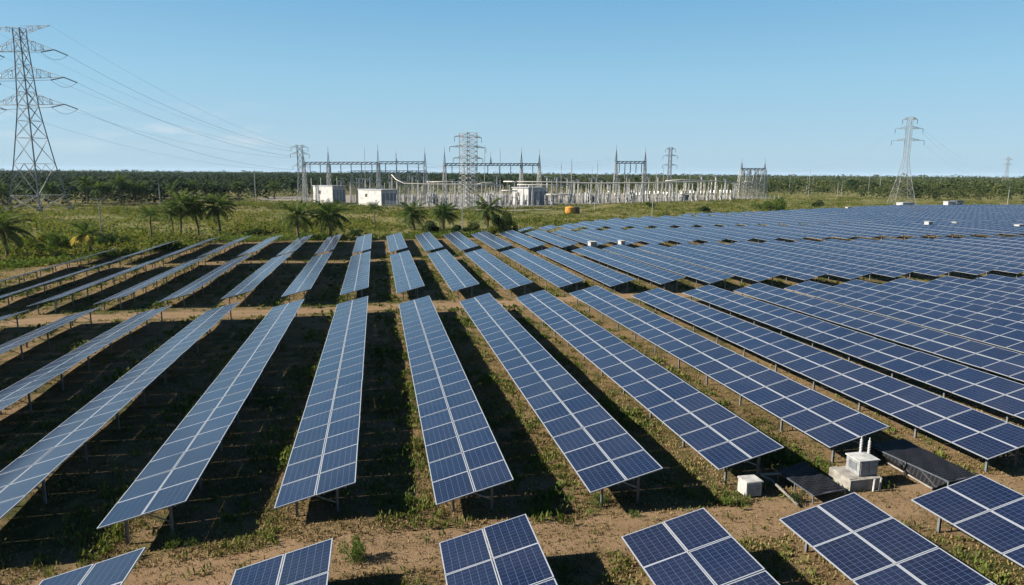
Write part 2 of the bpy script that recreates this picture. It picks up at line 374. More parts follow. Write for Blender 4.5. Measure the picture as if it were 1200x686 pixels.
# ------------------------------------------------------------------ mesh helpers
class MB:
    def __init__(s): s.v, s.f, s.m = [], [], []
    def add(s, vs_, fs, mi=0):
        b = len(s.v); s.v += [tuple(p) for p in vs_]
        for f in fs: s.f.append(tuple(i + b for i in f)); s.m.append(mi)
    def box(s, c, d, mi=0, rz=0.0):
        hx, hy, hz = d[0] / 2, d[1] / 2, d[2] / 2
        ca, sa = math.cos(rz), math.sin(rz)
        P = []
        for z in (-hz, hz):
            for x, y in ((-hx, -hy), (hx, -hy), (hx, hy), (-hx, hy)):
                P.append((c[0] + x * ca - y * sa, c[1] + x * sa + y * ca, c[2] + z))
        s.add(P, [(3, 2, 1, 0), (4, 5, 6, 7), (0, 1, 5, 4), (1, 2, 6, 5), (2, 3, 7, 6), (3, 0, 4, 7)], mi)
    def bar(s, p, q, r, mi=0, r2=None, n=4, cap=True):
        p, q = np.array(p, float), np.array(q, float); d = q - p; L = np.linalg.norm(d)
        if L < 1e-6: return
        d /= L; a = np.cross(d, (0, 0, 1) if abs(d[2]) < .9 else (1, 0, 0)); a /= np.linalg.norm(a); b = np.cross(d, a)
        r2 = r if r2 is None else r2; P = []
        for c, rr in ((p, r), (q, r2)):
            for i in range(n):
                t = 2 * math.pi * (i + .5) / n; P.append(c + rr * (math.cos(t) * a + math.sin(t) * b))
        F_ = [(i, (i + 1) % n, n + (i + 1) % n, n + i) for i in range(n)]
        if cap: F_ += [tuple(range(n - 1, -1, -1)), tuple(range(n, 2 * n))]
        s.add(P, F_, mi)
    def tube(s, pts, rad, n=6, mi=0):
        pts = [np.array(p, float) for p in pts]; P = []
        rads = rad if isinstance(rad, (list, tuple)) else [rad] * len(pts)
        a = None
        for i, p in enumerate(pts):
            d = pts[min(i + 1, len(pts) - 1)] - pts[max(i - 1, 0)]; d /= np.linalg.norm(d)
            if a is None: a = np.cross(d, (0, 0, 1) if abs(d[2]) < .9 else (1, 0, 0))
            a = a - d * (a @ d); a /= np.linalg.norm(a); b = np.cross(d, a)
            for k in range(n):
                t = 2 * math.pi * k / n; P.append(p + rads[i] * (math.cos(t) * a + math.sin(t) * b))
        F_ = []
        for i in range(len(pts) - 1):
            for k in range(n):
                F_.append((i * n + k, i * n + (k + 1) % n, (i + 1) * n + (k + 1) % n, (i + 1) * n + k))
        F_ += [tuple(range(n - 1, -1, -1)), tuple(range((len(pts) - 1) * n, len(pts) * n))]
        s.add(P, F_, mi)
    def lathe(s, prof, n=12, c=(0, 0, 0), mi=0):
        P = []
        for r, z in prof:
            for k in range(n):
                t = 2 * math.pi * k / n; P.append((c[0] + r * math.cos(t), c[1] + r * math.sin(t), c[2] + z))
        F_ = [(i * n + k, i * n + (k + 1) % n, (i + 1) * n + (k + 1) % n, (i + 1) * n + k) for i in range(len(prof) - 1) for k in range(n)]
        F_ += [tuple(range(n - 1, -1, -1)), tuple(range((len(prof) - 1) * n, len(prof) * n))]
        s.add(P, F_, mi)
    def mesh(s, name, mats, smooth=False):
        me = bpy.data.meshes.new(name); me.from_pydata(s.v, [], s.f)
        for m in mats: me.materials.append(m)
        me.polygons.foreach_set('material_index', s.m)
        if smooth: me.polygons.foreach_set('use_smooth', [True] * len(s.f))
        me.update(); return me
    def build(s, name, mats, parent=None, smooth=False, loc=None):
        return obj(name, s.mesh(name, mats if isinstance(mats, (list, tuple)) else [mats], smooth), parent, loc)
def obj(name, me, parent=None, loc=None, rot=None):
    o = bpy.data.objects.new(name, me); col.objects.link(o)
    if parent: o.parent = parent
    if loc is not None: o.location = [float(v) for v in loc]
    if rot is not None: o.rotation_euler = rot
    return o
def tag(o, label=None, cat=None, group=None, kind=None):
    for k, v in (('label', label), ('category', cat), ('group', group), ('kind', kind)):
        if v: o[k] = v
    return o
def thing(name, label, cat, loc, rot=(0, 0, 0), group=None):
    o = obj(name, None, None, loc, rot); o.empty_display_size = 0.3
    return tag(o, label, cat, group)
kids = {}
def copy_tree(o, parent=None):
    c = o.copy(); col.objects.link(c)
    if parent: c.parent = parent
    for ch in list(o.children): copy_tree(ch, c)
    return c
def quads_mesh(name, Vv, mats, midx=None):
    """Vv: (N,4,3) array of quads -> one mesh"""
    N = len(Vv); me = bpy.data.meshes.new(name)
    me.vertices.add(N * 4); me.vertices.foreach_set('co', np.asarray(Vv, np.float32).ravel())
    me.loops.add(N * 4); me.loops.foreach_set('vertex_index', np.arange(N * 4, dtype=np.int32))
    me.polygons.add(N); me.polygons.foreach_set('loop_start', np.arange(0, N * 4, 4, dtype=np.int32))
    try: me.polygons.foreach_set('loop_total', np.full(N, 4, np.int32))
    except Exception: pass
    for m in mats: me.materials.append(m)
    if midx is not None: me.polygons.foreach_set('material_index', np.asarray(midx, np.int32))
    me.update(calc_edges=True); me.validate()
    return me
def leaf_quads(C, size, aspect=0.55, up=0.25):
    """diamond leaves at centres C, random facing"""
    N = len(C); size = np.broadcast_to(size, (N,))
    a = rng.normal(size=(N, 3)); a[:, 2] = a[:, 2] * .8 + up; a /= np.linalg.norm(a, axis=1)[:, None]
    b = rng.normal(size=(N, 3)); b -= a * (b * a).sum(1)[:, None]; b /= np.linalg.norm(b, axis=1)[:, None]
    s = size[:, None]
    return np.stack([C - a * s, C + b * s * aspect - a * s * .1, C + a * s, C - b * s * aspect - a * s * .1], 1)
def blades(P, h, lean=0.45, wd=0.05):
    N = len(P); t = rng.uniform(0, 2 * math.pi, N); h = np.broadcast_to(h, (N,))
    d = np.stack([np.cos(t), np.sin(t), np.zeros(N)], 1); s = np.stack([-np.sin(t), np.cos(t), np.zeros(N)], 1)
    ln = rng.uniform(.1, 1.0, N) * lean
    tip = P + d * (h * ln)[:, None] + np.array([0, 0, 1.0]) * (h * np.sqrt(np.maximum(.1, 1 - ln ** 2)))[:, None]
    mid = P * .5 + tip * .5 + np.array([0, 0, 1.0]) * (h * .10)[:, None]
    w = (h * wd + .008)[:, None]
    return np.stack([P - s * w * .6, mid - s * w, tip, mid + s * w], 1)

# ------------------------------------------------------------------ ground sheet
def axis(a, b, step, far, ratio=1.35):
    v = list(np.arange(a, b + .01, step)); d = step
    while v[-1] < far: d *= ratio; v.append(v[-1] + d)
    d = step
    while v[0] > -far: d *= ratio; v.insert(0, v[0] - d)
    return np.array(v)
xs, ys = axis(-120, 320, 2.5, 14000), axis(-10, 420, 2.5, 16000)
X, Y = np.meshgrid(xs, ys)
Z = gv(X, Y) + bumps(X, Y)
nx, ny = len(xs), len(ys)
me = bpy.data.meshes.new('ground')
idx = np.arange(nx * ny).reshape(ny, nx)
me.from_pydata(np.stack([X.ravel(), Y.ravel(), Z.ravel()], 1).tolist(), [],
               np.stack([idx[:-1, :-1], idx[:-1, 1:], idx[1:, 1:], idx[1:, :-1]], -1).reshape(-1, 4).tolist())
me.materials.append(M['ground']); me.polygons.foreach_set('use_smooth', [True] * len(me.polygons))
tag(obj('ground', me), kind='structure', label='dry brown soil and patchy grass under the solar field')

def strip(name, pts, width, mat, label, lift=0.12):
    mb = MB(); P = []
    dense = []
    for (x0, y0), (x1, y1) in zip(pts[:-1], pts[1:]):
        n = max(2, int(math.hypot(x1 - x0, y1 - y0) / 3))
        for i in range(n): dense.append((x0 + (x1 - x0) * i / n, y0 + (y1 - y0) * i / n))
    dense.append(pts[-1])
    for i, (x, y) in enumerate(dense):
        a = dense[max(0, i - 1)]; b = dense[min(len(dense) - 1, i + 1)]
        d = np.array([b[0] - a[0], b[1] - a[1]]); d /= np.linalg.norm(d); nrm = np.array([-d[1], d[0]])
        w = width * (1 + .12 * math.sin(i * .7) + .08 * math.sin(i * 1.9))
        for k in (-1, -.33, .33, 1):
            q = np.array([x, y]) + nrm * w / 2 * k; P.append((q[0], q[1], gz(*q) + lift))
    mb.add(P, [(i * 4 + k, i * 4 + k + 1, i * 4 + k + 5, i * 4 + k + 4) for i in range(len(dense) - 1) for k in range(3)])
    return tag(mb.build(name, mat, smooth=True), kind='structure', label=label)
strip('road', [(-330, 262), (-180, 312), (-134, 342), (-98, 366), (-66, 388), (-42, 398)], 7, M['road'], 'grey dirt road along the edge of the palm plantation')
strip('access_track', [tuple(at(a, b)[:2]) for a, b in ((270, 236.5), (300, 236.8), (335, 238), (385, 240.6), (430, 242.6), (470, 243.8), (520, 245.2), (560, 247), (600, 247.5), (650, 246))], 5.0, M['gravel'], 'pale gravel track in front of the switchyard', 0.2)
def patch(name, poly, mat, label, step=6, lift=0.10):
    poly = np.array(poly); mb = MB()
    x0, y0 = poly.min(0); x1, y1 = poly.max(0)
    def inside(x, y):
        c = False; j = len(poly) - 1
        for i in range(len(poly)):
            if (poly[i][1] > y) != (poly[j][1] > y) and x < (poly[j][0] - poly[i][0]) * (y - poly[i][1]) / (poly[j][1] - poly[i][1]) + poly[i][0]: c = not c
            j = i
        return c
    gx_ = np.arange(x0, x1 + step, step); gy_ = np.arange(y0, y1 + step, step); ids = {}
    for i, x in enumerate(gx_):
        for j, y in enumerate(gy_): ids[i, j] = len(mb.v); mb.v.append((x, y, gz(x, y) + lift))
    for i in range(len(gx_) - 1):
        for j in range(len(gy_) - 1):
            if inside(gx_[i] + step / 2, gy_[j] + step / 2):
                mb.f.append((ids[i, j], ids[i + 1, j], ids[i + 1, j + 1], ids[i, j + 1])); mb.m.append(0)
    return tag(mb.build(name, mat, smooth=True), kind='structure', label=label)
patch('gravel_yard', [(-62, 384), (-40, 372), (-22, 350), (2, 318), (30, 284), (44, 274), (62, 286), (120, 318), (200, 358), (240, 372), (236, 420), (150, 470), (0, 470), (-70, 440)], M['gravel'], 'pale gravel yard of the substation', step=3)

# ------------------------------------------------------------------ solar tables
PITCH, X0, WX, ZL = 6.215, -4.22, 3.121, 0.60
DZ = 0.766 + GX * WX
TILT = math.atan2(DZ, WX)
WS = math.hypot(WX, DZ)
MW, ML = (WS - 0.035) / 2, 2.0                    # module size across and along the row
def module_verts(mb, x0, x1, y0, y1, th=0.04, fr=0.036):
    """aluminium-framed module lying in the XY plane"""
    o = [(x0, y0), (x1, y0), (x1, y1), (x0, y1)]; i_ = [(x0 + fr, y0 + fr), (x1 - fr, y0 + fr), (x1 - fr, y1 - fr), (x0 + fr, y1 - fr)]
    b = len(mb.v)
    mb.v += [(x, y, 0) for x, y in o] + [(x, y, th) for x, y in o] + [(x, y, th) for x, y in i_] + [(x, y, th - .004) for x, y in i_]
    for k in range(4):
        k2 = (k + 1) % 4
        for f in ((k, k2, 4 + k2, 4 + k), (4 + k, 4 + k2, 8 + k2, 8 + k), (8 + k, 8 + k2, 12 + k2, 12 + k)):
            mb.f.append(tuple(b + q for q in f)); mb.m.append(0)
    mb.f.append((b + 3, b + 2, b + 1, b)); mb.m.append(2)
    c = len(mb.v)
    mb.v += [(x, y, th - .004) for x, y in i_]
    mb.f.append((c, c + 1, c + 2, c + 3)); mb.m.append(1)
def panel_uv(me):
    uv = me.uv_layers.new(name='UVMap'); q = [(0, 0), (1, 0), (1, 1), (0, 1)]
    for p in me.polygons:
        for k, li in enumerate(p.loop_indices): uv.data[li].uv = q[k % 4]
    return me
M['back'] = simple('white_backsheet_in_dust', (0.16, 0.165, 0.17), 0.7, 0, 0.1, 1)
PM = [M['alu'], M['cells'], M['back']]
mb = MB(); module_verts(mb, 0, MW, 0, ML - 0.022); me_module = panel_uv(mb.mesh('solar_module', PM))
def plane_pt(s, y, off=0.0):                     # s along the slope
    return (s * math.cos(TILT) - off * math.sin(TILT), y, ZL + s * math.sin(TILT) + off * math.cos(TILT))
LEGX = (0.75, 2.35)
def leg_mesh(x):
    m_ = MB(); top = ZL + x * math.tan(TILT) - .10
    for dx in (-.04, .04): m_.box((dx, 0, top / 2 - .5), (.012, .10, top + 1.0))
    m_.box((0, 0, top / 2 - .5), (.068, .012, top + 1.0))
    return m_.mesh('leg', [M['steel']])
me_leg = [leg_mesh(x) for x in LEGX]
def brace_mesh():
    m_ = MB(); m_.bar((LEGX[1], 0, .30), plane_pt(1.25, 0, -.10), .028); return m_.mesh('brace', [M['steel']])
me_brace = brace_mesh()
def frame_mesh(n, legs):
    m_ = MB(); L = n * ML
    for s in (.4, 1.25, 1.95, 2.8):
        a, b = plane_pt(s, .02, -.035), plane_pt(s, L - .04, -.035); m_.bar(a, b, .04)
    for y in legs: m_.bar(plane_pt(.25, y, -.10), plane_pt(WS - .25, y, -.10), .045)
    return m_.mesh('rail_frame', [M['steel']])
_frames, _far = {}, {}
def leg_ys(n):
    L = n * ML; k = max(2, round(L / 4.0)); return [0.7 + (L - 1.4) * i / (k - 1) for i in range(k)]
def frame_for(n):
    if n not in _frames: _frames[n] = frame_mesh(n, leg_ys(n))
    return _frames[n]
def far_meshes(n):
    if n not in _far:
        m_ = MB()
        for i in range(n):
            for c in range(2): module_verts(m_, c * (MW + .035), c * (MW + .035) + MW, i * ML, i * ML + ML - .022)
        me1 = panel_uv(m_.mesh('panel_surface', PM))
        f = MB()
        for y in leg_ys(n):
            for x in LEGX:
                top = ZL + x * math.tan(TILT) - .10; f.box((x, y, top / 2 - .5), (.09, .09, top + 1.0))
        for s in (.4, 2.8): f.bar(plane_pt(s, .02, -.035), plane_pt(s, n * ML - .04, -.035), .04)
        _far[n] = (me1, f.mesh('support_frame', [M['steel']]))
    return _far[n]
def make_table(x, y, n, label, group, detail, dz=0.0, rz=0.0):
    L = n * ML
    za, zb = gt(x, y), gt(x, y + L)
    sl = math.atan2(zb - za, L)
    t = thing('solar_table', label, 'solar table', (x, y, za + dz), (sl, 0, rz), group)
    if detail:
        for i in range(n):
            for c in range(2):
                p = plane_pt(c * (MW + .035), i * ML)
                j = random.uniform(-.003, .003)
                o = obj('solar_module', me_module, t, p, (random.gauss(0, .004), -TILT + random.gauss(0, .006), 0))
        for y_ in leg_ys(n):
            for q in (0, 1): obj('leg', me_leg[q], t, (LEGX[q], y_, 0))
            if detail > 1: obj('brace', me_brace, t, (0, y_, 0))
        obj('rail_frame', frame_for(n), t)
    else:
        a, b = far_meshes(n)
        obj('panel_surface', a, t, (0, 0, ZL), (0, -TILT, 0)); obj('support_frame', b, t)
    return t
ORD = 'zeroth first second third fourth fifth sixth seventh eighth ninth tenth eleventh twelfth thirteenth fourteenth fifteenth sixteenth seventeenth eighteenth nineteenth twentieth'.split()
TENS = {20: 'twenty', 30: 'thirty', 40: 'forty'}
def ordinal(i):
    if i <= 20: return ORD[i]
    if i % 10 == 0: return {30: 'thirtieth', 40: 'fortieth'}[i]
    return TENS[i // 10 * 10] + '-' + ORD[i % 10]
def in_view(x, y0, y1):
    for f in np.linspace(0, 1, 25):
        for dx, h in ((0, ZL), (WX, ZL + DZ)):
            y = y0 + (y1 - y0) * f
            p = proj((x + dx, y, gt(x, y) + h))
            if p[2] > 1 and -2 < p[0] < 1202 and -2 < p[1] < 688: return True
    return False
near2 = {-1: 25.4, 0: 25.6, 1: 24.7, 2: 24.3, 3: 25.3, 4: 26.3, 5: 23.8}
dx1 = {-1: -.46, 0: -.64, 1: -.15, 2: .03, 3: .10, 4: -.25}
far1 = {-1: 22.3, 0: 21.5, 1: 21.85, 2: 20.8, 3: 20.9, 4: 21.1}
bound_x = [-60, 20, 24, 36, 61, 98, 135, 190, 221, 285, 400]
bound_y = [150, 150, 152, 160, 183, 205, 216, 243, 255, 254, 252]
def bound(x): return float(np.interp(x, bound_x, bound_y))
blocks = []
def row_of(spec, txt, group, detail):
    i = 0
    for k, y0, n in spec:
        x = X0 + k * PITCH
        if n < 2 or not in_view(x, y0, y0 + n * ML): continue
        i += 1
        blocks.append((x + (dx1[k] if y0 < 5 else 0), y0, n, i, txt, group, detail(k), k))
row_of([(k, far1[k] - 24, 12) for k in range(-1, 5)], '{} table from the left in the cut-off row along the bottom', 'solar tables in the front row', lambda k: 2)
row_of([(k, near2.get(k, 25.3 if k < 0 else 24.2), 22) for k in range(-10, 15)], '{} long table from the left in the block behind the front dirt track', 'solar tables in the second block', lambda k: 2 if k < 11 else 1)
row_of([(k, 75.6 - .27 * max(0, min(k, 10)) - (0 if k > -7 else -6), (19 if k < 7 else 20 if k < 10 else 21) if k > -7 else (17 if k == -7 else 8)) for k in range(-9, 22)], '{} table from the left in the third block, beyond the second dirt track', 'solar tables in the third block', lambda k: 1 if -3 <= k <= 10 else 0)
def n4(k): return {-6: 13, -7: 6}.get(k, 16 if k < -5 else 16)
row_of([(k, 117.2 + (.0 if k < 6 else 0.45 * min(k - 5, 14)), n4(k)) for k in range(-7, 30)], '{} table from the left in the fourth block, before the coconut palms', 'solar tables in the fourth block', lambda k: 0)
b5, b6, b7 = [], [], []
for k in range(4, 50):
    x = X0 + k * PITCH; e = bound(x)
    y5 = 153.5 + (0 if k < 6 else 0.45 * min(k - 5, 14))
    n5 = min(17, int((e - y5) / 2)); b5.append((k, y5, n5))
    y6 = y5 + 34 + 4; b6.append((k, y6, min(17, int((e - y6) / 2))))
    y7 = y6 + 34 + 4; b7.append((k, y7, min(17, int((e - y7) / 2))))
row_of(b5, '{} table from the left in the fifth block, far side of the field', 'solar tables in the fifth block', lambda k: 0)
row_of(b6, '{} table from the left in the sixth block, near the far scrub', 'solar tables in the sixth block', lambda k: 0)
row_of(b7, '{} table from the left in the last block before the white huts', 'solar tables in the last block', lambda k: 0)
for x, y0, n, i, txt, group, det, k in blocks:
    lead = 'blue solar' if k > -2 else 'grey-looking solar'
    lab = txt.format(ordinal(i) + ' ' + lead)
    make_table(x, y0, n, lab, group, det, dz=random.uniform(-.05, .05), rz=random.uniform(-.0012, .0012))

# ------------------------------------------------------------------ things between the front tables
def cabinet_on_ground():
    p = at(881, 581); z = gz(p[0], p[1])
    t = thing('white_cabinet', 'small white box cabinet on the ground by the left dark net table', 'cabinet', (p[0] + .05, p[1] + .3, z), (0, 0, .05))
    m_ = MB(); m_.box((0, 0, .38), (.74, .66, .62)); m_.build('body', M['white'], t)
    m_ = MB(); m_.box((0, 0, .715), (.84, .76, .05)); m_.box((0, 0, .75), (.78, .70, .02)); m_.build('lid', M['white'], t)
    for sx in (-1, 1):
        for sy in (-1, 1):
            m_ = MB(); m_.box((sx * .32, sy * .28, -.02), (.06, .06, .18)); m_.build('foot', M['steel'], t)
    m_ = MB(); m_.box((0, -.334, .36), (.62, .012, .48)); m_.box((.22, -.345, .36), (.03, .02, .10)); m_.build('door', M['cabinet'], t)
cabinet_on_ground()

def net_table(corners, low, label, void, rail_pts):
    """corners: far-left, far-right, near-right, near-left as (x,y,z above ground)"""
    c = np.array([(x, y, g(x, y) + h) for x, y, h in corners]); o = c.mean(0); base = gz(o[0], o[1])
    t = thing('net_covered_table', label, 'net table', (o[0], o[1], base))
    loc = lambda p: np.array(p) - np.array([o[0], o[1], base])
    m_ = MB(); nu, nv = 6, 14; P = []
    for j in range(nv + 1):
        for i in range(nu + 1):
            a, b = i / nu, j / nv
            p = (c[0] * (1 - a) + c[1] * a) * (1 - b) + (c[3] * (1 - a) + c[2] * a) * b
            p[2] += .02 * math.sin(i * 2.1 + j * 1.3) - .03 * math.sin(math.pi * a) * (1 - abs(((j * 3.5 / nv) % 1) * 2 - 1))
            P.append(loc(p))
    N = len(P); P2 = [p - np.array([0, 0, .03]) for p in P]
    F_ = []
    for j in range(nv):
        for i in range(nu):
            q = (j * (nu + 1) + i, j * (nu + 1) + i + 1, (j + 1) * (nu + 1) + i + 1, (j + 1) * (nu + 1) + i)
            F_.append(q[::-1]); F_.append(tuple(N + k for k in q))
    m_.add(P + P2, F_); m_.build('net_sheet', M['mesh_dark'], t)
    m_ = MB()
    for a, b in ((0, 1), (1, 2), (2, 3), (3, 0)): m_.bar(loc(c[a]) - (0, 0, .05), loc(c[b]) - (0, 0, .05), .035)
    m_.build('top_rail', M['beam_steel'], t)
    for p in (c[0], c[1], c[2], c[3], (c[0] + c[3]) / 2, (c[1] + c[2]) / 2):
        m_ = MB(); q = loc(p); m_.bar((q[0], q[1], -.3), (q[0], q[1], q[2] - .06), .035); m_.build('leg', M['steel'], t)
    if rail_pts:
        pts = [loc((x, y, g(x, y) + h)) for x, y, h in rail_pts]
        m_ = MB()
        for a, b in zip(pts[:-1], pts[1:]): m_.bar(a, b, .05)
        m_.build('lower_rail', M['concrete'], t)
        if void:
            m_ = MB(); q = [pts[0], pts[1], loc(c[3]) - (0, 0, .08), loc(c[0]) - (0, 0, .08)]
            m_.add(q + [p + np.array([.02, 0, 0]) for p in q], [(0, 1, 2, 3), (7, 6, 5, 4)]); m_.build('side_net', M['mesh_dark'], t)
    return t
def px_pts(l): return [(*at(a, b, h)[:2], h) for a, b, h in l]
net_table(px_pts([(912, 552, .42), (941.2, 541.3, .42), (990.2, 572.4, .36), (953.3, 579.8, .36)]), 0, 'low black net table on the ground beside the small white cabinet', False,
          px_pts([(919, 555, .38), (890.2, 556, .30), (903, 562, .12), (935, 592, .08)]))
net_table(px_pts([(1018, 521, .72), (1058, 514, .72), (1145, 557, .68), (1111.7, 563.3, .68)]), 0, 'tall black net table slanting behind the grey transformer cabinet', True,
          px_pts([(1038, 541, .08), (1093, 573, .08)]))

def transformer():
    p = at(1003, 570); x, y = p[0] + .3, p[1] + .25; z = gz(x, y)
    t = thing('transformer_cabinet', 'grey transformer cabinet with two white bushings on a concrete plinth', 'transformer', (x, y, z), (0, 0, .02))
    m_ = MB(); m_.box((-.15, .05, .18), (1.6, 1.4, .76)); m_.box((-.75, .1, .575), (.35, 1.3, .035)); m_.build('plinth', M['concrete'], t)
    m_ = MB(); m_.box((.15, .05, .92), (.94, .85, .68)); m_.build('cabinet', M['cabinet'], t)
    m_ = MB(); m_.box((.15, .05, 1.285), (1.04, .95, .05)); m_.add([(-.36, -.42, 1.312), (.66, -.42, 1.312), (.66, .52, 1.312), (-.36, .52, 1.312), (.15, .05, 1.34)], [(0, 1, 4), (1, 2, 4), (2, 3, 4), (3, 0, 4)]); m_.build('lid', M['white'], t)
    for dx in (-.07, .37):
        m_ = MB(); m_.box((dx, -.387, .92), (.40, .02, .56)); m_.box((dx + .15, -.402, .92), (.02, .02, .12)); m_.build('door', M['cabinet'], t)
    m_ = MB(); m_.box((-.333, .05, .95), (.02, .5, .36))
    for i in range(6): m_.box((-.346, .05, .82 + i * .05), (.012, .46, .02))
    m_.build('vent', M['steel'], t)
    for dx, dy in ((.40, .50), (.66, .30)):
        prof = [(.05, 0)]
        for i in range(8): prof += [(.038, .02 + i * .075), (.068, .045 + i * .075), (.038, .07 + i * .075)]
        prof += [(.025, .65), (.025, .74)]
        m_ = MB(); m_.lathe(prof, 12, (dx, dy, 1.31)); m_.build('bushing', M['porcelain'], t, smooth=False)
        m_ = MB(); m_.bar((dx, dy, -.2), (dx, dy, 1.33), .045); m_.build('bushing_post', M['steel'], t)
    for dx in (.12, .45):
        m_ = MB(); m_.bar((dx, -.78, -.2), (dx, -.82, .62), .045, n=8); m_.build('conduit', M['white'], t)
transformer()

# ------------------------------------------------------------------ inverter boxes out among the tables
def inverter(px, py, h, w, label, Yoff=0, group=None):
    p = at(px, py); z = gz(p[0], p[1])
    t = thing('inverter_box', label, 'inverter box', (p[0], p[1] + Yoff, z), (0, 0, .1), group)
    m_ = MB(); m_.box((0, 0, .45), (w * .8, 1.0, 1.3)); m_.build('plinth', M['concrete'], t)
    m_ = MB(); m_.box((0, 0, 1.1 + h / 2), (w, 1.3, h)); m_.build('body', M['white'], t)
    m_ = MB(); m_.box((0, 0, 1.13 + h), (w + .25, 1.6, .06)); m_.build('roof', M['white'], t)
    for sx in (-.25, .25):
        m_ = MB(); m_.box((sx * w, -.662, 1.1 + h / 2), (w * .4, .02, h * .8)); m_.build('door', M['cabinet'], t)
inverter(694, 295, .75, 1.25, 'white inverter box on the track between third and fourth blocks')
inverter(728, 294, .8, .8, 'narrow white inverter box right of the wider one mid-field')
inverter(1087, 271, 1.3, 1.3, 'tall white inverter box far out among the right-hand tables')
inverter(1119, 268, .6, 1.2, 'small white box between tall inverter and right edge tables')
inverter(1194, 273, 1.0, 2.2, 'wide white inverter box at the right edge of the field')
inverter(994, 249, 1.0, 2.0, 'white shelter box at the scrubby far edge of the panels')

# ------------------------------------------------------------------ lattice structures
def lattice(mb, levels, rl, rb, rot=0.0, c=(0, 0)):
    """four-legged lattice: levels = [(z, half_width)]"""
    ca, sa = math.cos(rot), math.sin(rot)
    def cor(z, h): return [np.array((c[0] + (x * ca - y * sa) * h, c[1] + (x * sa + y * ca) * h, z)) for x, y in ((1, 1), (-1, 1), (-1, -1), (1, -1))]
    L = [cor(z, h) for z, h in levels]
    for a, b in zip(L[:-1], L[1:]):
        for i in range(4):
            j = (i + 1) % 4
            mb.bar(a[i], b[i], rl); mb.bar(a[i], b[j], rb); mb.bar(a[j], b[i], rb); mb.bar(b[i], b[j], rb)
def cross_arm(root, c, d, L, z, hb, up, body, mat, r):
    """lattice arm from the body centre c out to the tip along d"""
    m_ = MB(); d = np.array([d[0], d[1], 0.0]); n_ = np.array([-d[1], d[0], 0])
    tip = np.array([0, 0, z]) + d * L
    A = [np.array([0, 0, z]) + d * body + n_ * body * .8 * s for s in (1, -1)]
    B = [p + np.array([0, 0, up]) for p in A]
    for p in A + B: m_.bar(p, tip, r)
    for f in (.3, .6):
        q = [p * (1 - f) + tip * f for p in A + B]
        for a, b in ((0, 1), (0, 2), (1, 3), (2, 3), (0, 3)): m_.bar(q[a], q[b], r * .8)
        pv = [p * (1 - f + .3) + tip * (f - .3) for p in A + B]
        m_.bar(pv[2], q[0], r * .8); m_.bar(pv[3], q[1], r * .8)
    m_.build('cross_arm', mat, root); return tip
def string(root, a, b, r, name='insulator_string'):
    m_ = MB(); a, b = np.array(a, float), np.array(b, float); n = 9
    pts, rad = [], []
    for i in range(n):
        for f, rr in ((0, .35), (.5, 1), (.95, .35)): pts.append(a + (b - a) * (i + f) / n); rad.append(r * rr)
    m_.tube(pts, rad, 6); m_.build(name, M['insul'], root)
def zat(px, py, Y): return V(px, py, Y)[2]
wire_tips = {}
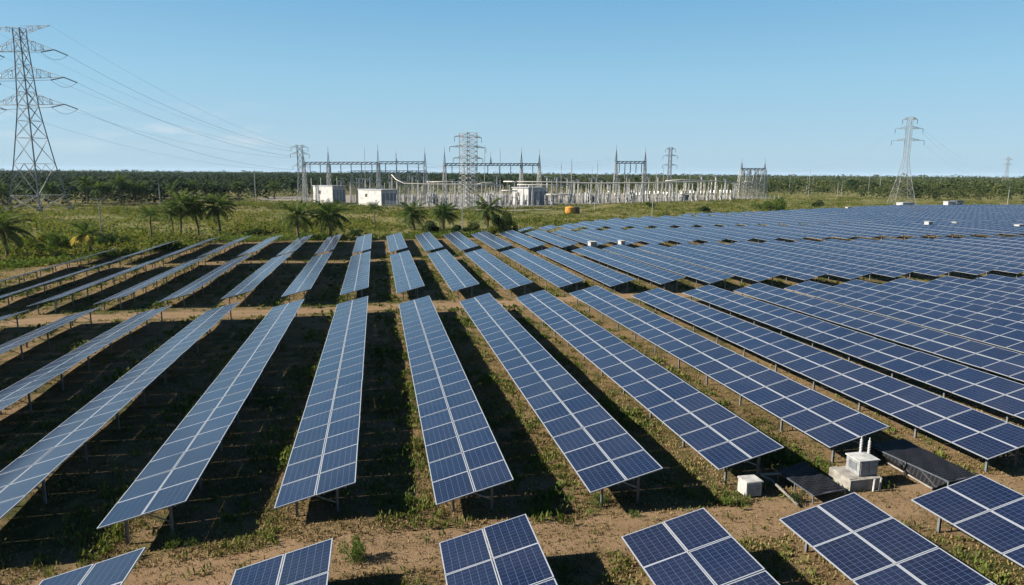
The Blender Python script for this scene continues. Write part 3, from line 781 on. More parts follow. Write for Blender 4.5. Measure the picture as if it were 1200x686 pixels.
def big_pylon():
    base = V(47, 247, 303); x, y = base[0], 303.0; zg = gz(x, y)
    t = thing('transmission_pylon', 'tall grey lattice pylon at the left edge of the photo', 'pylon', (x, y, zg))
    zz = lambda py: zat(35, py, y) - zg
    wd = np.array([-42 - x, 380 - y]); wd /= np.linalg.norm(wd)      # direction of the line towards the substation
    ad = np.array([wd[1], -wd[0]])                                   # arms square to it
    rot = R(-22); ad = np.array([math.cos(rot), math.sin(rot)])
    m_ = MB(); lv = [(-.5, 9.4), (zz(229), 8.1), (zz(192), 6.0), (zz(162), 4.6), (zz(142), 3.7), (zz(124), 3.0), (zz(108), 2.75), (zz(92), 2.5), (zz(76), 2.25), (zz(60), 2.0), (zz(46), 1.9), (zz(34), 1.9)]
    lv = [(z_, h_ * .80) for z_, h_ in lv]
    lattice(m_, lv, .21, .095, rot); m_.build('lattice_body', M['lattice_dark'], t)
    # secondary bracing of the splayed feet
    m_ = MB(); ca, sa = math.cos(rot), math.sin(rot)
    for i in range(4):
        cs = ((1, 1), (-1, 1), (-1, -1), (1, -1)); a = cs[i]; b = cs[(i + 1) % 4]
        P = lambda q, h, z: np.array(((q[0] * ca - q[1] * sa) * h, (q[0] * sa + q[1] * ca) * h, z))
        z1, z2 = zz(229), zz(213)
        for f in (.5,):
            m_.bar(P(a, 7.2, zz(240)), (P(a, 6.48, z1) * .75 + P(b, 6.48, z1) * .25), .09)
            m_.bar(P(b, 7.2, zz(240)), (P(b, 6.48, z1) * .75 + P(a, 6.48, z1) * .25), .09)
            m_.bar(P(a, 5.68, z2), (P(a, 4.8, zz(192)) + P(b, 4.8, zz(192))) / 2, .09)
            m_.bar(P(b, 5.68, z2), (P(a, 4.8, zz(192)) + P(b, 4.8, zz(192))) / 2, .09)
    m_.build('foot_bracing', M['lattice_dark'], t)
    for q in ((1, 1), (-1, 1), (-1, -1), (1, -1)):
        m_ = MB(); p = ((q[0] * ca - q[1] * sa) * 7.52, (q[0] * sa + q[1] * ca) * 7.52, .1); m_.box(p, (1.6, 1.6, 1.4)); m_.build('footing', M['concrete'], t)
    tips = []
    for py, L, up in ((60, 14.5, 4.6), (92, 17.5, 4.6), (123, 16.5, 4.6)):
        for s in (1, -1):
            tip = cross_arm(t, None, ad * s, L, zz(py), 0, up, 1.7, M['lattice_dark'], .085)
            for w in (1, -1):
                e = tip + np.array([wd[0] * 4.5 * w, wd[1] * 4.5 * w, -1.5]); string(t, tip, e, .30)
                if w == 1: tips.append(e + np.array([x, y, zg]))
                else: wire_tips.setdefault('back', []).append(e + np.array([x, y, zg]))
            m_ = MB(); a = tip + np.array([wd[0] * 4.5, wd[1] * 4.5, -1.5]); b = tip + np.array([-wd[0] * 4.5, -wd[1] * 4.5, -1.5])
            m_.tube([a * (1 - f) + b * f - np.array([0, 0, 2.2 * math.sin(math.pi * f)]) for f in np.linspace(0, 1, 9)], .06, 4); m_.build('jumper', M['wire'], t)
    for s in (1, -1):
        tip = cross_arm(t, None, ad * s, 14.0, zz(32), 0, -2.6, 1.4, M['lattice_dark'], .08); tips.append(tip + np.array([x, y, zg]))
    return tips, wd
tips, wd = big_pylon()
def wire(a, b, sag, label, r=.07, group='overhead power lines'):
    a, b = np.array(a, float), np.array(b, float); m_ = MB()
    m_.tube([(a + (b - a) * f - np.array([0, 0, sag * 4 * f * (1 - f)])) - a for f in np.linspace(0, 1, 25)], r, 4)
    o = m_.build('power_line', M['wire'], None, loc=a)
    return tag(o, label, 'power line', group)

def slim_pylon(px, pbase, ptop, Y, label, arms, mat, hw0=1.6, hw1=.7, rot=.4, name='transmission_pylon', rl=.2, rb=.12, taper=True, ins=True, n=9, up=None):
    b = V(px, pbase, Y); x, y = b[0], Y; zg = gz(x, y)
    # a plumb mast leans in the picture: take its height from the column it stands on
    ht = zat(px, ptop, Y) - zg
    t = thing(name, label, 'pylon', (x, y, zg))
    m_ = MB()
    fr = lambda f: hw1 + (hw0 - hw1) * (max(0, 1 - f / .55) ** 1.3 if taper else 1 - f)
    lattice(m_, [(-.4 if i == 0 else ht * i / n, fr(i / n)) for i in range(n + 1)], rl, rb, rot); m_.build('lattice_body', mat, t)
    res = []
    for pa, half in arms:
        z = zat(px, pa, Y) - zg; L = half * Y / F
        for s in (1, -1):
            d = np.array([math.cos(rot), math.sin(rot)]) * s
            tip = cross_arm(t, None, d, L, z, 0, up or hw1 * 1.2, hw1 * .9, mat, max(.07, rb * .8))
            if ins:
                e = tip + np.array([0, 0, -2.0]); string(t, tip, e, .16); tip = e
            res.append(tip + np.array([x, y, zg]))
    return res
sp1 = slim_pylon(354, 236, 171, 382, 'slim grey lattice pylon at the left end of the substation', [(173, 9), (181, 10), (195, 8)], M['lattice'], 2.6, 1.3, .0, rl=.16, rb=.09)
sp2 = slim_pylon(549, 242, 156, 276, 'bulky pale lattice tower standing in front of the substation gantries', [(161, 20), (173, 27), (186, 22)], M['lattice_grey'], 3.3, 2.55, .55, rl=.14, rb=.075, n=17, up=1.0)
sp3 = slim_pylon(783, 235, 173, 400, 'thin grey pylon behind the substation, right of the single gantry', [(175, 6), (183, 9), (194, 9)], M['lattice_dark'], 2.0, .9, -.2, rl=.14, rb=.08)
sp4 = slim_pylon(1056, 240, 137, 290, 'large pale lattice pylon rising from the woods on the right', [(140, 9), (151, 17), (165, 20)], M['lattice_grey'], 5.0, 1.05, -.35, rl=.10, rb=.045, n=11)
sp5 = slim_pylon(1177, 222, 184, 800, 'faint distant pylon on the horizon at far right', [(187, 6), (193, 7)], M['lattice_grey'], 4.5, 1.2, -.2, rl=.14, rb=.07, ins=False)
order = ['upper right arm', 'upper left arm', 'middle right arm', 'middle left arm', 'lower right arm', 'lower left arm', 'right earth peak', 'left earth peak']
for i, e in enumerate(tips):
    j = min(i, 5)
    wire(e, sp1[[0, 1, 2, 3, 4, 5, 0, 1][i]], 5.5 if i < 6 else 5, 'sagging power line from the %s of the tall left pylon' % order[i], r=(.045 if i % 2 == 0 else .028) if i < 6 else .024)
# conductors leaving the pylon towards the left, away from the substation
for i, e in enumerate(wire_tips['back']):
    wire(e, e - np.array([wd[0] * 320, wd[1] * 320, 8.0]), 9, 'power line leaving the tall left pylon leftwards from its %s' % order[i], group='overhead power lines leaving leftwards')

def gantry(x0p, x1p, beam_py, Y, label, n_ins, peaks, legw=.72, beam_d=1.0, legs=None, dY=0.0, spike=6.0, ins_len=4.0):
    A, B = V(x0p, beam_py, Y), V(x1p, beam_py, Y + dY)
    zg = gz(A[0], A[1]); t = thing('gantry', label, 'gantry', (A[0], A[1], zg))
    a = np.array([0, 0, A[2] - zg]); b = np.array([B[0] - A[0], B[1] - A[1], B[2] - zg]); d = (b - a); d[2] = 0; L = np.linalg.norm(d); d /= L; n_ = np.array([-d[1], d[0], 0])
    m_ = MB(); k = max(6, int(L / 2.2))
    for i in range(k):
        p, q = a + (b - a) * i / k, a + (b - a) * (i + 1) / k
        for s in (-.5, .5):
            for w in (-.5, .5): m_.bar(p + n_ * s * beam_d + (0, 0, w * beam_d), q + n_ * s * beam_d + (0, 0, w * beam_d), .22)
            m_.bar(p + n_ * s * beam_d + (0, 0, -.5 * beam_d), q + n_ * s * beam_d + (0, 0, .5 * beam_d), .16)
        m_.bar(p + n_ * .5 * beam_d + (0, 0, -.5 * beam_d), q - n_ * .5 * beam_d + (0, 0, -.5 * beam_d), .16)
    m_.build('beam', M['beam_steel'], t)
    fr = legs or [0, 1]
    for f in fr:
        p = a + (b - a) * f; m_ = MB(); nseg = 8
        lattice(m_, [(p[2] * i / nseg - (.4 if i == 0 else 0), legw * (1.75 - 1.1 * i / nseg)) for i in range(nseg + 1)], .15, .075, math.atan2(d[1], d[0]), (p[0], p[1]))
        m_.build('lattice_column', M['lattice'], t)
    for f, ppy in peaks:
        p = a + (b - a) * f; px = x0p + (x1p - x0p) * f; top = zat(px, ppy, Y + dY * f) - zg; m_ = MB()
        hgt = top - p[2]
        lattice(m_, [(p[2] + hgt * i / 5, .5 * (1 - i / 5.3)) for i in range(6)], .10, .05, 0, (p[0], p[1]))
        m_.bar((p[0], p[1], top), (p[0], p[1], top + 2.5), .08); m_.build('earth_peak', M['lattice_dark'], t)
    for i in range(n_ins):
        p = a + (b - a) * (i + .6) / (n_ins + .2); string(t, p - (0, 0, .5 * beam_d), p - (0, 0, .5 * beam_d + ins_len), .32)
    return t, [a + (b - a) * f + np.array([A[0], A[1], zg]) for f in (0, .25, .5, .75, 1)]
ga, gA = gantry(356, 443, 191.5, 345, 'long steel gantry at the left of the substation above two white buildings', 7, [(.0, 183), (.335, 178), (1, 176)], legs=[.0, .33, 1.0], dY=-12)
gb, gB = gantry(444, 498, 191.0, 333, 'steel gantry sharing a peak with the long left gantry', 4, [(1, 179), (.38, 186)], legs=[.0, 1.0])
gc, gC = gantry(521, 632, 193.0, 330, 'steel gantry behind the bulky pale lattice tower', 8, [(0, 178), (.8, 178), (1, 181), (.47, 184)], legs=[0, .8, 1], dY=14)
gd, gD = gantry(722, 756, 190.5, 345, 'single steel gantry with five hanging insulators and two tall spikes', 5, [(0, 175), (1, 178)], legs=[0, 1], ins_len=5.0)
ge_, gE = gantry(869, 896, 198.5, 372, 'small gantry on wide lattice legs at the right end of the substation', 4, [(0, 190), (1, 191)], legs=[0, .33, .66, 1], legw=1.25)
gf, gF = gantry(412, 500, 201.5, 366, 'lower steel gantry seen at the tree line behind the left gantries', 9, [], legs=[0, .12, .25, .37, .5, .62, .75, .87, 1.0], legw=.6)
for i in range(3):
    wire(gB[i + 2], gC[i], 2.0, '%s slack line between the middle gantries' % ['upper', 'middle', 'lower'][i], r=.026, group='lines between gantries')
    wire(sp1[i * 2], gA[i] + np.array([0, 0, .5]), 3.0, 'short line from slim pylon %s arm to the long left gantry' % ['top', 'middle', 'lower'][i], r=.026, group='lines between gantries')
    wire(gC[4] + np.array([0, 0, 1.5 * i]), gD[0] + np.array([0, 0, 1.5 * i]), 2.5, '%s line from middle gantry to the single gantry' % ['lower', 'middle', 'upper'][i], r=.026, group='lines between gantries')
    wire(sp4[i * 2 + 1 if i else 1], gE[4] + np.array([0, 0, 2.0 * i]), 9.0, 'faint line from the %s arm of the right woods pylon to the small gantry' % ['top', 'middle', 'lower'][i], r=.022, group='lines to the woods pylon')
    wire(sp4[i * 2], sp5[min(i, 3)], 16.0, 'faint line from the %s arm of the right woods pylon to the horizon pylon' % ['top', 'middle', 'lower'][i], r=.026, group='lines to the woods pylon')

# bus pipes on tall supports
def pipe(pts, r, label):
    pts = [V(*p) for p in pts]; o0 = pts[0]; m_ = MB(); m_.tube([p - o0 for p in pts], r, 8)
    o = m_.build('bus_pipe', M['pipe'], None, smooth=True, loc=o0); return tag(o, label, 'bus pipe', 'bus pipes of the substation')
pipe([(459, 205, 306), (464, 210.5, 303), (473, 215, 300), (500, 216, 298), (545, 216, 294), (590, 217, 292)], .19, 'pale bus pipe running right from the second white building, rising at its left end')
pipe([(557, 216.5, 300), (566, 214.5, 300), (578, 215, 300), (584, 218.5, 300)], .20, 'short arched bus pipe right of the bulky lattice tower')
pipe([(590, 213, 318), (640, 213.5, 318), (700, 215, 318), (760, 214.5, 318), (800, 213.5, 320), (840, 212.5, 328), (866, 214.5, 345)], .30, 'longest pale bus pipe crossing the right half of the substation')
pipe([(606, 216.5, 306), (640, 217, 306), (668, 217.5, 306)], .22, 'pale bus pipe just over the white building with grey shutters')
pipe([(500, 213.5, 330), (540, 213, 330), (580, 213.5, 330)], .2, 'thin pale bus pipe behind the bulky lattice tower')
pipe([(588, 223.5, 298), (606, 224, 298)], .28, 'low short bus pipe left of the white building with grey shutters')
pipe([(640, 228, 296), (668, 228.5, 296)], .26, 'low short bus pipe right of the white building with grey shutters')
pipe([(780, 212.3, 330), (800, 211, 332), (822, 211.5, 334)], .32, 'thick upper bus pipe near the thin grey pylon')
pipe([(872, 213, 372), (893, 214, 372)], .35, 'pale bus pipe between the legs of the small right gantry')

# supports and switchgear, built once per kind and copied
def bus_support():
    t = thing('bus_support', 'tall pale bus support column under the bus pipes', 'bus support', (0, 0, 0), group='tall bus supports in the substation')
    m_ = MB(); lattice(m_, [(-.4, .34), (2, .29), (4, .25), (6, .22)], .07, .045); m_.build('stand', M['lattice'], t)
    prof = [(.16, 6)]
    for i in range(7): prof += [(.10, 6.05 + i * .4), (.19, 6.2 + i * .4), (.10, 6.35 + i * .4)]
    prof += [(.1, 8.9), (.1, 9.2)]
    m_ = MB(); m_.lathe(prof, 8); m_.build('insulator', M['porcelain'], t); return t
def breaker():
    t = thing('circuit_breaker', 'squat white circuit breaker on a steel stand in the switchyard', 'circuit breaker', (0, 0, 0), group='circuit breakers in the switchyard')
    m_ = MB()
    for sx in (-.5, .5): m_.box((sx, 0, 1.0), (.22, .22, 2.8))
    m_.box((0, 0, 2.3), (1.5, .5, .5)); m_.build('stand', M['lattice'], t)
    m_ = MB(); m_.box((0, -.3, 1.3), (.9, .5, 1.3)); m_.build('control_box', M['white'], t)
    for sx in (-.55, .55):
        prof = [(.2, 2.5)]
        for i in range(6): prof += [(.16, 2.55 + i * .4), (.33, 2.7 + i * .4), (.16, 2.85 + i * .4)]
        prof += [(.12, 5.1), (.12, 5.3)]
        m_ = MB(); m_.lathe(prof, 8, (sx, 0, 0)); m_.build('insulator', M['porcelain'], t)
    return t
def disconnector():
    t = thing('disconnector', 'slim two-post white disconnector in the switchyard', 'disconnector', (0, 0, 0), group='disconnectors in the switchyard')
    for sx in (-1.1, 1.1):
        m_ = MB(); m_.bar((sx, 0, -.4), (sx, 0, 3.4), .17, n=6); m_.build('post', M['lattice'], t)
        m_ = MB(); m_.lathe([(.24, 3.55), (.14, 3.7), (.26, 4.0), (.14, 4.3), (.26, 4.6), (.14, 4.9), (.1, 5.6)], 8, (sx, 0, 0)); m_.build('insulator', M['porcelain'], t)
    m_ = MB(); m_.box((0, 0, 3.45), (2.8, .35, .3)); m_.build('base_beam', M['lattice'], t)
    m_ = MB(); m_.bar((-1.1, 0, 5.6), (1.1, 0, 5.75), .09); m_.build('blade', M['pipe'], t)
    return t
def transformer_big():
    t = thing('power_transformer', 'power transformer with radiators and three bushings in the switchyard', 'power transformer', (0, 0, 0), group='power transformers in the switchyard')
    m_ = MB(); m_.box((0, 0, 2.0), (5.0, 2.6, 3.4)); m_.box((0, 0, .1), (5.6, 3.2, .6)); m_.build('tank', M['cabinet'], t)
    for i in range(6):
        m_ = MB(); m_.box((-2.1 + i * .85, -1.75, 2.1), (.18, .8, 2.6)); m_.build('radiator', M['cabinet'], t)
    for sx in (-1.5, 0, 1.5):
        m_ = MB(); m_.lathe([(.28, 3.65), (.2, 3.9), (.36, 4.3), (.2, 4.6), (.33, 5.0), (.16, 5.3), (.1, 6.4)], 8, (sx, .3, 0)); m_.build('bushing', M['porcelain'], t)
    m_ = MB(); m_.bar((-1.8, .9, 4.6), (1.8, .9, 4.6), .55, n=10); m_.build('conservator', M['cabinet'], t)
    return t
def tall_post():
    t = thing('portal_post', 'tall thin lattice post in the switchyard', 'lattice post', (0, 0, 0))
    m_ = MB(); lattice(m_, [(-.4, .40), (2.2, .34), (4.4, .29), (6.6, .25), (8.8, .21), (11, .18)], .07, .045); m_.build('lattice_body', M['lattice'], t)
    m_ = MB(); m_.box((0, 0, 11.1), (2.6, .3, .25)); m_.build('cross_bar', M['lattice'], t)
    for sx in (-1.1, 1.1):
        m_ = MB(); m_.lathe([(.08, 10.97), (.17, 10.6), (.08, 10.3), (.17, 10.0), (.08, 9.7)], 6, (sx, 0, 0)); m_.build('insulator', M['insul'], t)
    return t
protos = {'p': tall_post(), 's': bus_support(), 'b': breaker(), 'd': disconnector(), 't': transformer_big()}
used = {k: False for k in protos}
AREA = ['left part of the switchyard', 'switchyard by the bulky lattice tower', 'middle of the switchyard', 'switchyard below the single gantry', 'right part of the switchyard']
def area(px): return AREA[0] if px < 520 else AREA[1] if px < 600 else AREA[2] if px < 690 else AREA[3] if px < 780 else AREA[4]
def put(kind, px, Y, rz=0.0, sc=1.0):
    p = V(px, 240, Y); o = protos[kind]
    if used[kind]: o = copy_tree(o)
    used[kind] = True
    o.location = (p[0], Y, gz(p[0], Y)); o.rotation_euler = (0, 0, rz); o.scale = (sc, sc, sc)
    a = area(px); base = {'p': 'tall thin lattice post in the ', 's': 'tall pale bus support column in the ', 'b': 'squat white circuit breaker standing in the ', 'd': 'slim two-post white disconnector in the ', 't': 'grey power transformer with radiators in the '}[kind]
    o['label'] = base + a; o['group'] = {'p': 'lattice posts in the ', 's': 'bus supports in the ', 'b': 'circuit breakers in the ', 'd': 'disconnectors in the ', 't': 'power transformers in the '}[kind] + a
rs = random.Random(3)
for px in np.arange(470, 866, 8.5):
    Yf = np.interp(px, [455, 550, 600, 700, 850], [305, 288, 296, 315, 345])
    put('s', px + rs.uniform(-2, 2), Yf + rs.uniform(-3, 6), .2, rs.uniform(.92, 1.08))
for px in np.arange(455, 860, 13):
    Yf = np.interp(px, [455, 550, 600, 700, 850], [318, 300, 308, 326, 358])
    put('s', px + rs.uniform(-4, 4), Yf + 22 + rs.uniform(-6, 14), .2, rs.uniform(.9, 1.15))
for px in np.arange(476, 862, 9.5):
    Yf = np.interp(px, [455, 550, 600, 700, 850], [300, 284, 290, 305, 338])
    put('b', px + rs.uniform(-3, 3), Yf + rs.uniform(-2, 5), .2, rs.uniform(.9, 1.1))
for px in np.arange(470, 858, 11):
    Yf = np.interp(px, [455, 550, 600, 700, 850], [304, 290, 298, 312, 342])
    put('d', px + rs.uniform(-3, 3), Yf + 8 + rs.uniform(-3, 6), .2, rs.uniform(.9, 1.15))
for px, Y_ in ((508, 318), (575, 316), (690, 330), (740, 340), (800, 350)): put('t', px, Y_, .25)
for px in np.concatenate([np.arange(400, 505, 4.6), np.arange(505, 870, 6.0)]):
    Yf = np.interp(px, [404, 455, 550, 600, 700, 850], [345, 322, 306, 314, 330, 362])
    put('p', px + rs.uniform(-4, 4), Yf + rs.uniform(-8, 34), rs.uniform(0, .4), rs.uniform(.75, 1.2))
for px, Y_ in ((366, 352), (377, 353), (396, 350), (419, 352), (434, 348)):
    put('s', px, Y_, .1, 1.35)

# plain tall posts (surge poles) over the yard
def mast(px, pb, pt, Y, label, r=.16, lamp=False, group=None, name='steel_mast', mat='pole_steel'):
    p = V(px, pb, Y); zg = gz(p[0], Y); ht = zat(px, pt, Y) - zg
    t = thing(name, label, 'lamp post' if lamp else 'mast', (p[0], Y, zg), group=group)
    m_ = MB(); m_.bar((0, 0, -.5), (0, 0, ht), r, r2=r * .6, n=8); m_.build('post', M[mat], t)
    if lamp:
        for s in (-1, 1):
            m_ = MB(); m_.bar((0, 0, ht - .15), (s * .9, 0, ht + .05), .05); m_.build('arm', M[mat], t)
            m_ = MB(); m_.box((s * 1.05, 0, ht + .03), (.6, .3, .14)); m_.build('lamp_head', M['cabinet'], t)
    else:
        m_ = MB(); m_.bar((0, 0, ht), (0, 0, ht + 2.2), r * .3); m_.lathe([(r * .9, ht - .15), (r * .9, ht + .05), (r * .4, ht + .12)], 8); m_.build('spike', M['steel'], t)
    return t
mast(121, 294, 233, 148, 'tall grey twin lamp post in the scrub left of the coconut palms', .14, True, name='lamp_post')
mast(542, 273, 224, 158, 'slim pale post between the coconut palms and the front table ends', .13, name='steel_post')
mast(764, 257, 229, 193, 'lone pale post at the edge of the panels below the switchyard', .16, name='steel_post')
mast(188, 240, 217, 341, 'grey post at the plantation edge behind the coconut palms', .25, name='steel_post')
mast(300, 236, 204, 372, 'tall grey post at the end of the plantation road', .26, name='steel_post')
mast(1180, 244, 223, 262, 'pale post in the woods at the right edge', .22, name='steel_post')
mast(699, 240, 193, 340, 'thin mast left of the single gantry', .2)
mast(657, 240, 195, 335, 'thin mast right of the middle gantry', .2)
mast(669, 240, 192, 335, 'thicker mast right of the middle gantry', .3)
mast(693, 238, 200, 350, 'short mast left of the single gantry', .16)
mast(768, 238, 206, 350, 'short stout mast beside the single gantry', .3)
mast(776, 238, 200, 356, 'leaning-wire mast just right of the single gantry', .2)
mast(807, 238, 205, 350, 'thin mast near the right end of the long bus pipe', .18)
mast(568, 238, 176, 330, 'tall mast right of the bulky lattice tower', .2)
mast(586, 238, 180, 335, 'tall mast behind the middle gantry', .2)
mast(429, 238, 177, 352, 'thin mast on the long left gantry near the second building', .16)
mast(465, 238, 181, 345, 'thin mast behind the gantry sharing a peak', .16)
for px, pb, pt, Y_, lb in ((925, 222, 207, 520, 'pale post in the woods right of the small gantry'), (947, 232, 202, 430, 'tallest of three pale posts in the woods'), (945, 226, 207, 480, 'middle of three pale posts in the woods'),
                           (952, 222, 207, 500, 'shortest of three pale posts in the woods'), (1018, 220, 206, 480, 'pale post in the woods left of the right pylon'), (981, 231, 216, 400, 'low pale post at the wood edge'), (986, 228, 217, 430, 'lowest pale post at the wood edge'), (1031, 222, 206, 470, 'dark thin post just left of the right pylon'),
                           (697, 248, 226, 262, 'pale post in front of the switchyard below the bus pipe'), (604, 250, 229, 250, 'pale post in front of the white building with grey shutters')):
    mast(px, pb, pt, Y_, lb, .22, name='steel_post')

# substation buildings
def hut(name, p0, p1, py_base, py_top, Y, depth, label, rz, cat='building', shutter=None, doors=1, roofmat='roof', over=.15):
    A, B = V(p0, py_base, Y), V(p1, py_base, Y); w = np.linalg.norm(B - A); c = (A + B) / 2; zg = gz(c[0], c[1]); ht = zat((p0 + p1) / 2, py_top, Y) - zg
    t = thing(name, label, cat, (c[0], c[1], zg), (0, 0, rz))
    m_ = MB(); m_.box((0, depth / 2, ht / 2 - .3), (w, depth, ht + .6)); m_.build('wall', M['plaster'], t)
    m_ = MB(); m_.box((0, depth / 2, ht + .15), (w + over * 2, depth + over * 2, .30)); m_.box((0, depth / 2, ht + .36), (w + over, depth + over, .12)); m_.build('roof', M[roofmat], t)
    for i in range(doors):
        fx = -w * .32 + i * w * .3
        f = MB(); f.box((fx, -.03, ht * .32), (1.3, .08, ht * .64)); d = f.build('door', M['louvre'], t)
        f = MB(); f.box((fx + .45, -.09, ht * .3), (.06, .05, .3)); f.build('handle', M['steel'], d)
    f = MB(); f.box((w * .2, -.03, ht * .62), (1.4, .08, ht * .2)); wdw = f.build('window', M['dark'], t)
    f = MB()
    for dz in (-.5, .5): f.box((w * .2, -.05, ht * .62 + dz * (ht * .2 + .1)), (1.6, .12, .1))
    f.build('window_frame', M['white'], wdw)
    return t
def white_block(p0, pm, p1, pb, pt, Y, label, side=True):
    """control house seen on its corner: sunlit left face, shaded right face"""
    wl_ = abs(V(pm, pb, Y)[0] - V(p0, pb, Y)[0]) * 1.15; wr = abs(V(p1, pb, Y)[0] - V(pm, pb, Y)[0]) * 1.15
    c = V(pm, pb, Y); zg = gz(c[0], Y); ht = zat(pm, pt, Y) - zg
    t = thing('control_building', label, 'building', (c[0], Y, zg), (0, 0, 0))
    ang = math.atan2(-1, 2.2)
    a = np.array([-wl_, wl_ * 1.25, 0]); b = np.array([wr, wr * .45, 0]); o = np.zeros(3)
    q = [o, b, a + b, a]; up = np.array([0, 0, ht]); dn = np.array([0, 0, -.6])
    m_ = MB(); m_.add([p + dn for p in q] + [p + up for p in q], [(0, 1, 5, 4), (1, 2, 6, 5), (2, 3, 7, 6), (3, 0, 4, 7), (4, 5, 6, 7)]); m_.build('wall', M['plaster'], t)
    cen = (a + b) / 2
    m_ = MB(); qq = [cen + (p - cen) * 1.05 for p in q]; m_.add([p + up * 1.002 for p in qq] + [p + up + (0, 0, .45) for p in qq], [(3, 2, 1, 0), (0, 1, 5, 4), (1, 2, 6, 5), (2, 3, 7, 6), (3, 0, 4, 7), (4, 5, 6, 7)]); m_.build('roof', M['roof'], t)
    nb = np.array([b[1], -b[0], 0]); nb /= np.linalg.norm(nb); na = np.array([-a[1], a[0], 0]); na /= -np.linalg.norm(na)
    if na[1] > 0: na = -na
    def slab(p, d, n_, w, z0, z1, mat, nm, par, pro=.06):
        m_ = MB(); P = []
        for k in (0.0, pro):
            for f, z in ((-w / 2, z0), (w / 2, z0), (w / 2, z1), (-w / 2, z1)): P.append(p + d * f + n_ * k + np.array([0, 0, z]))
        m_.add(P, [(0, 1, 2, 3), (7, 6, 5, 4), (0, 4, 5, 1), (1, 5, 6, 2), (2, 6, 7, 3), (3, 7, 4, 0)]); return m_.build(nm, mat, par)
    db, da = b / np.linalg.norm(b), a / np.linalg.norm(a)
    for i in range(4): slab(b * (.14 + .24 * i), db, nb, wr * .18, ht * .12, ht * .82, M['louvre'], 'shutter', t)
    d1 = slab(a * .22, da, na, 1.5, 0, 2.6, M['louvre'], 'door', t); slab(a * .22 + da * .45, da, na, .15, 1.0, 1.3, M['steel'], 'handle', d1, .12)
    slab(a * .65, da, na, 1.6, ht * .55, ht * .75, M['dark'], 'window', t)
    m_ = MB(); m_.box(cen + (0, 0, ht + .9), (1.6, 1.2, .9)); m_.build('roof_unit', M['white'], t)
white_block(368, 390, 403, 235.5, 219, 335, 'white control building with grey shutters under the long left gantry')
white_block(423, 447, 464, 240, 223.5, 312, 'lower white control building nearest the palms with dark side')
white_block(606, 619, 642, 237.5, 221, 300, 'white control building with grey shutters under the middle gantry')
hut('white_hut', 1057, 1072, 242.5, 238.6, 262, 3.5, 'long low white hut behind the last panels, left of two', .1, doors=2)
hut('white_hut', 1111, 1120, 242.5, 237.2, 262, 3, 'short white hut behind the last panels, right of two', -.1, doors=1)
hut('open_shed', 1121, 1128, 242.5, 236.5, 264, 4, 'dark narrow shed against the right white hut', -.1, 'shed', doors=1, roofmat='beam_steel')
def tank():
    p = V(668, 249, 236); zg = gz(p[0], 236)
    t = thing('yellow_tank', 'yellow round tank in the scrub before the switchyard', 'tank', (p[0], 236, zg))
    m_ = MB(); m_.lathe([(1.75, -.2), (1.8, .1), (1.8, 2.3), (1.6, 2.5), (.4, 2.75)], 24); m_.build('body', M['yellow'], t)
    m_ = MB(); m_.lathe([(.3, 2.7), (.3, 2.95), (.05, 3.0)], 10); m_.build('lid', M['steel'], t)
    m_ = MB()
    for z in (.5, 1.3, 2.1): m_.lathe([(1.79, z - .05), (1.84, z), (1.79, z + .05)], 24)
    m_.build('band', M['rust'], t)
    p = V(675.5, 249, 237); zg = gz(p[0], 237)
    t = thing('rusty_crate', 'brown rusty crate against the yellow tank', 'crate', (p[0], 237, zg))
    m_ = MB(); m_.box((0, 0, 1.15), (1.7, 1.7, 2.3)); m_.build('body', M['rust'], t)
    m_ = MB()
    for sx in (-.85, .85):
        for sy in (-.85, .85): m_.box((sx, sy, 1.2), (.16, .16, 2.5))
    for z in (.1, 2.35):
        for s in (-.85, .85): m_.box((0, s, z), (1.54, .12, .12)); m_.box((s, 0, z), (.12, 1.54, .12))
    m_.build('edge_frame', M['steel'], t)
tank()

# chain-link fence round the yard: posts and mesh rails
def fence(pts, label, hgt=2.4, step=4.0):
    p0 = pts[0]; zg = gz(*p0); t = thing('perimeter_fence', label, 'fence', (p0[0], p0[1], zg))
    allp = []
    for a, b in zip(pts[:-1], pts[1:]):
        n = max(1, int(math.hypot(b[0] - a[0], b[1] - a[1]) / step))
        allp += [(a[0] + (b[0] - a[0]) * i / n, a[1] + (b[1] - a[1]) * i / n) for i in range(n)]
    allp.append(pts[-1])
    for x, y in allp[:95]:
        m_ = MB(); z = gz(x, y) - zg; m_.box((x - p0[0], y - p0[1], z + hgt / 2 - .2), (.22, .22, hgt + .4)); m_.build('fence_post', M['white'], t)
    m_ = MB()
    for (x, y), (x2, y2) in zip(allp[:-1], allp[1:]):
        for hz in np.linspace(.15, hgt - .1, 9):
            m_.bar((x - p0[0], y - p0[1], gz(x, y) - zg + hz), (x2 - p0[0], y2 - p0[1], gz(x2, y2) - zg + hz), .022, n=3, cap=False)
    m_.build('wire_mesh', M['steel'], t)
fence([(2, 314), (30, 280), (44, 271), (62, 282), (120, 314), (200, 354), (238, 369)], 'pale wire fence with white posts along the switchyard front')

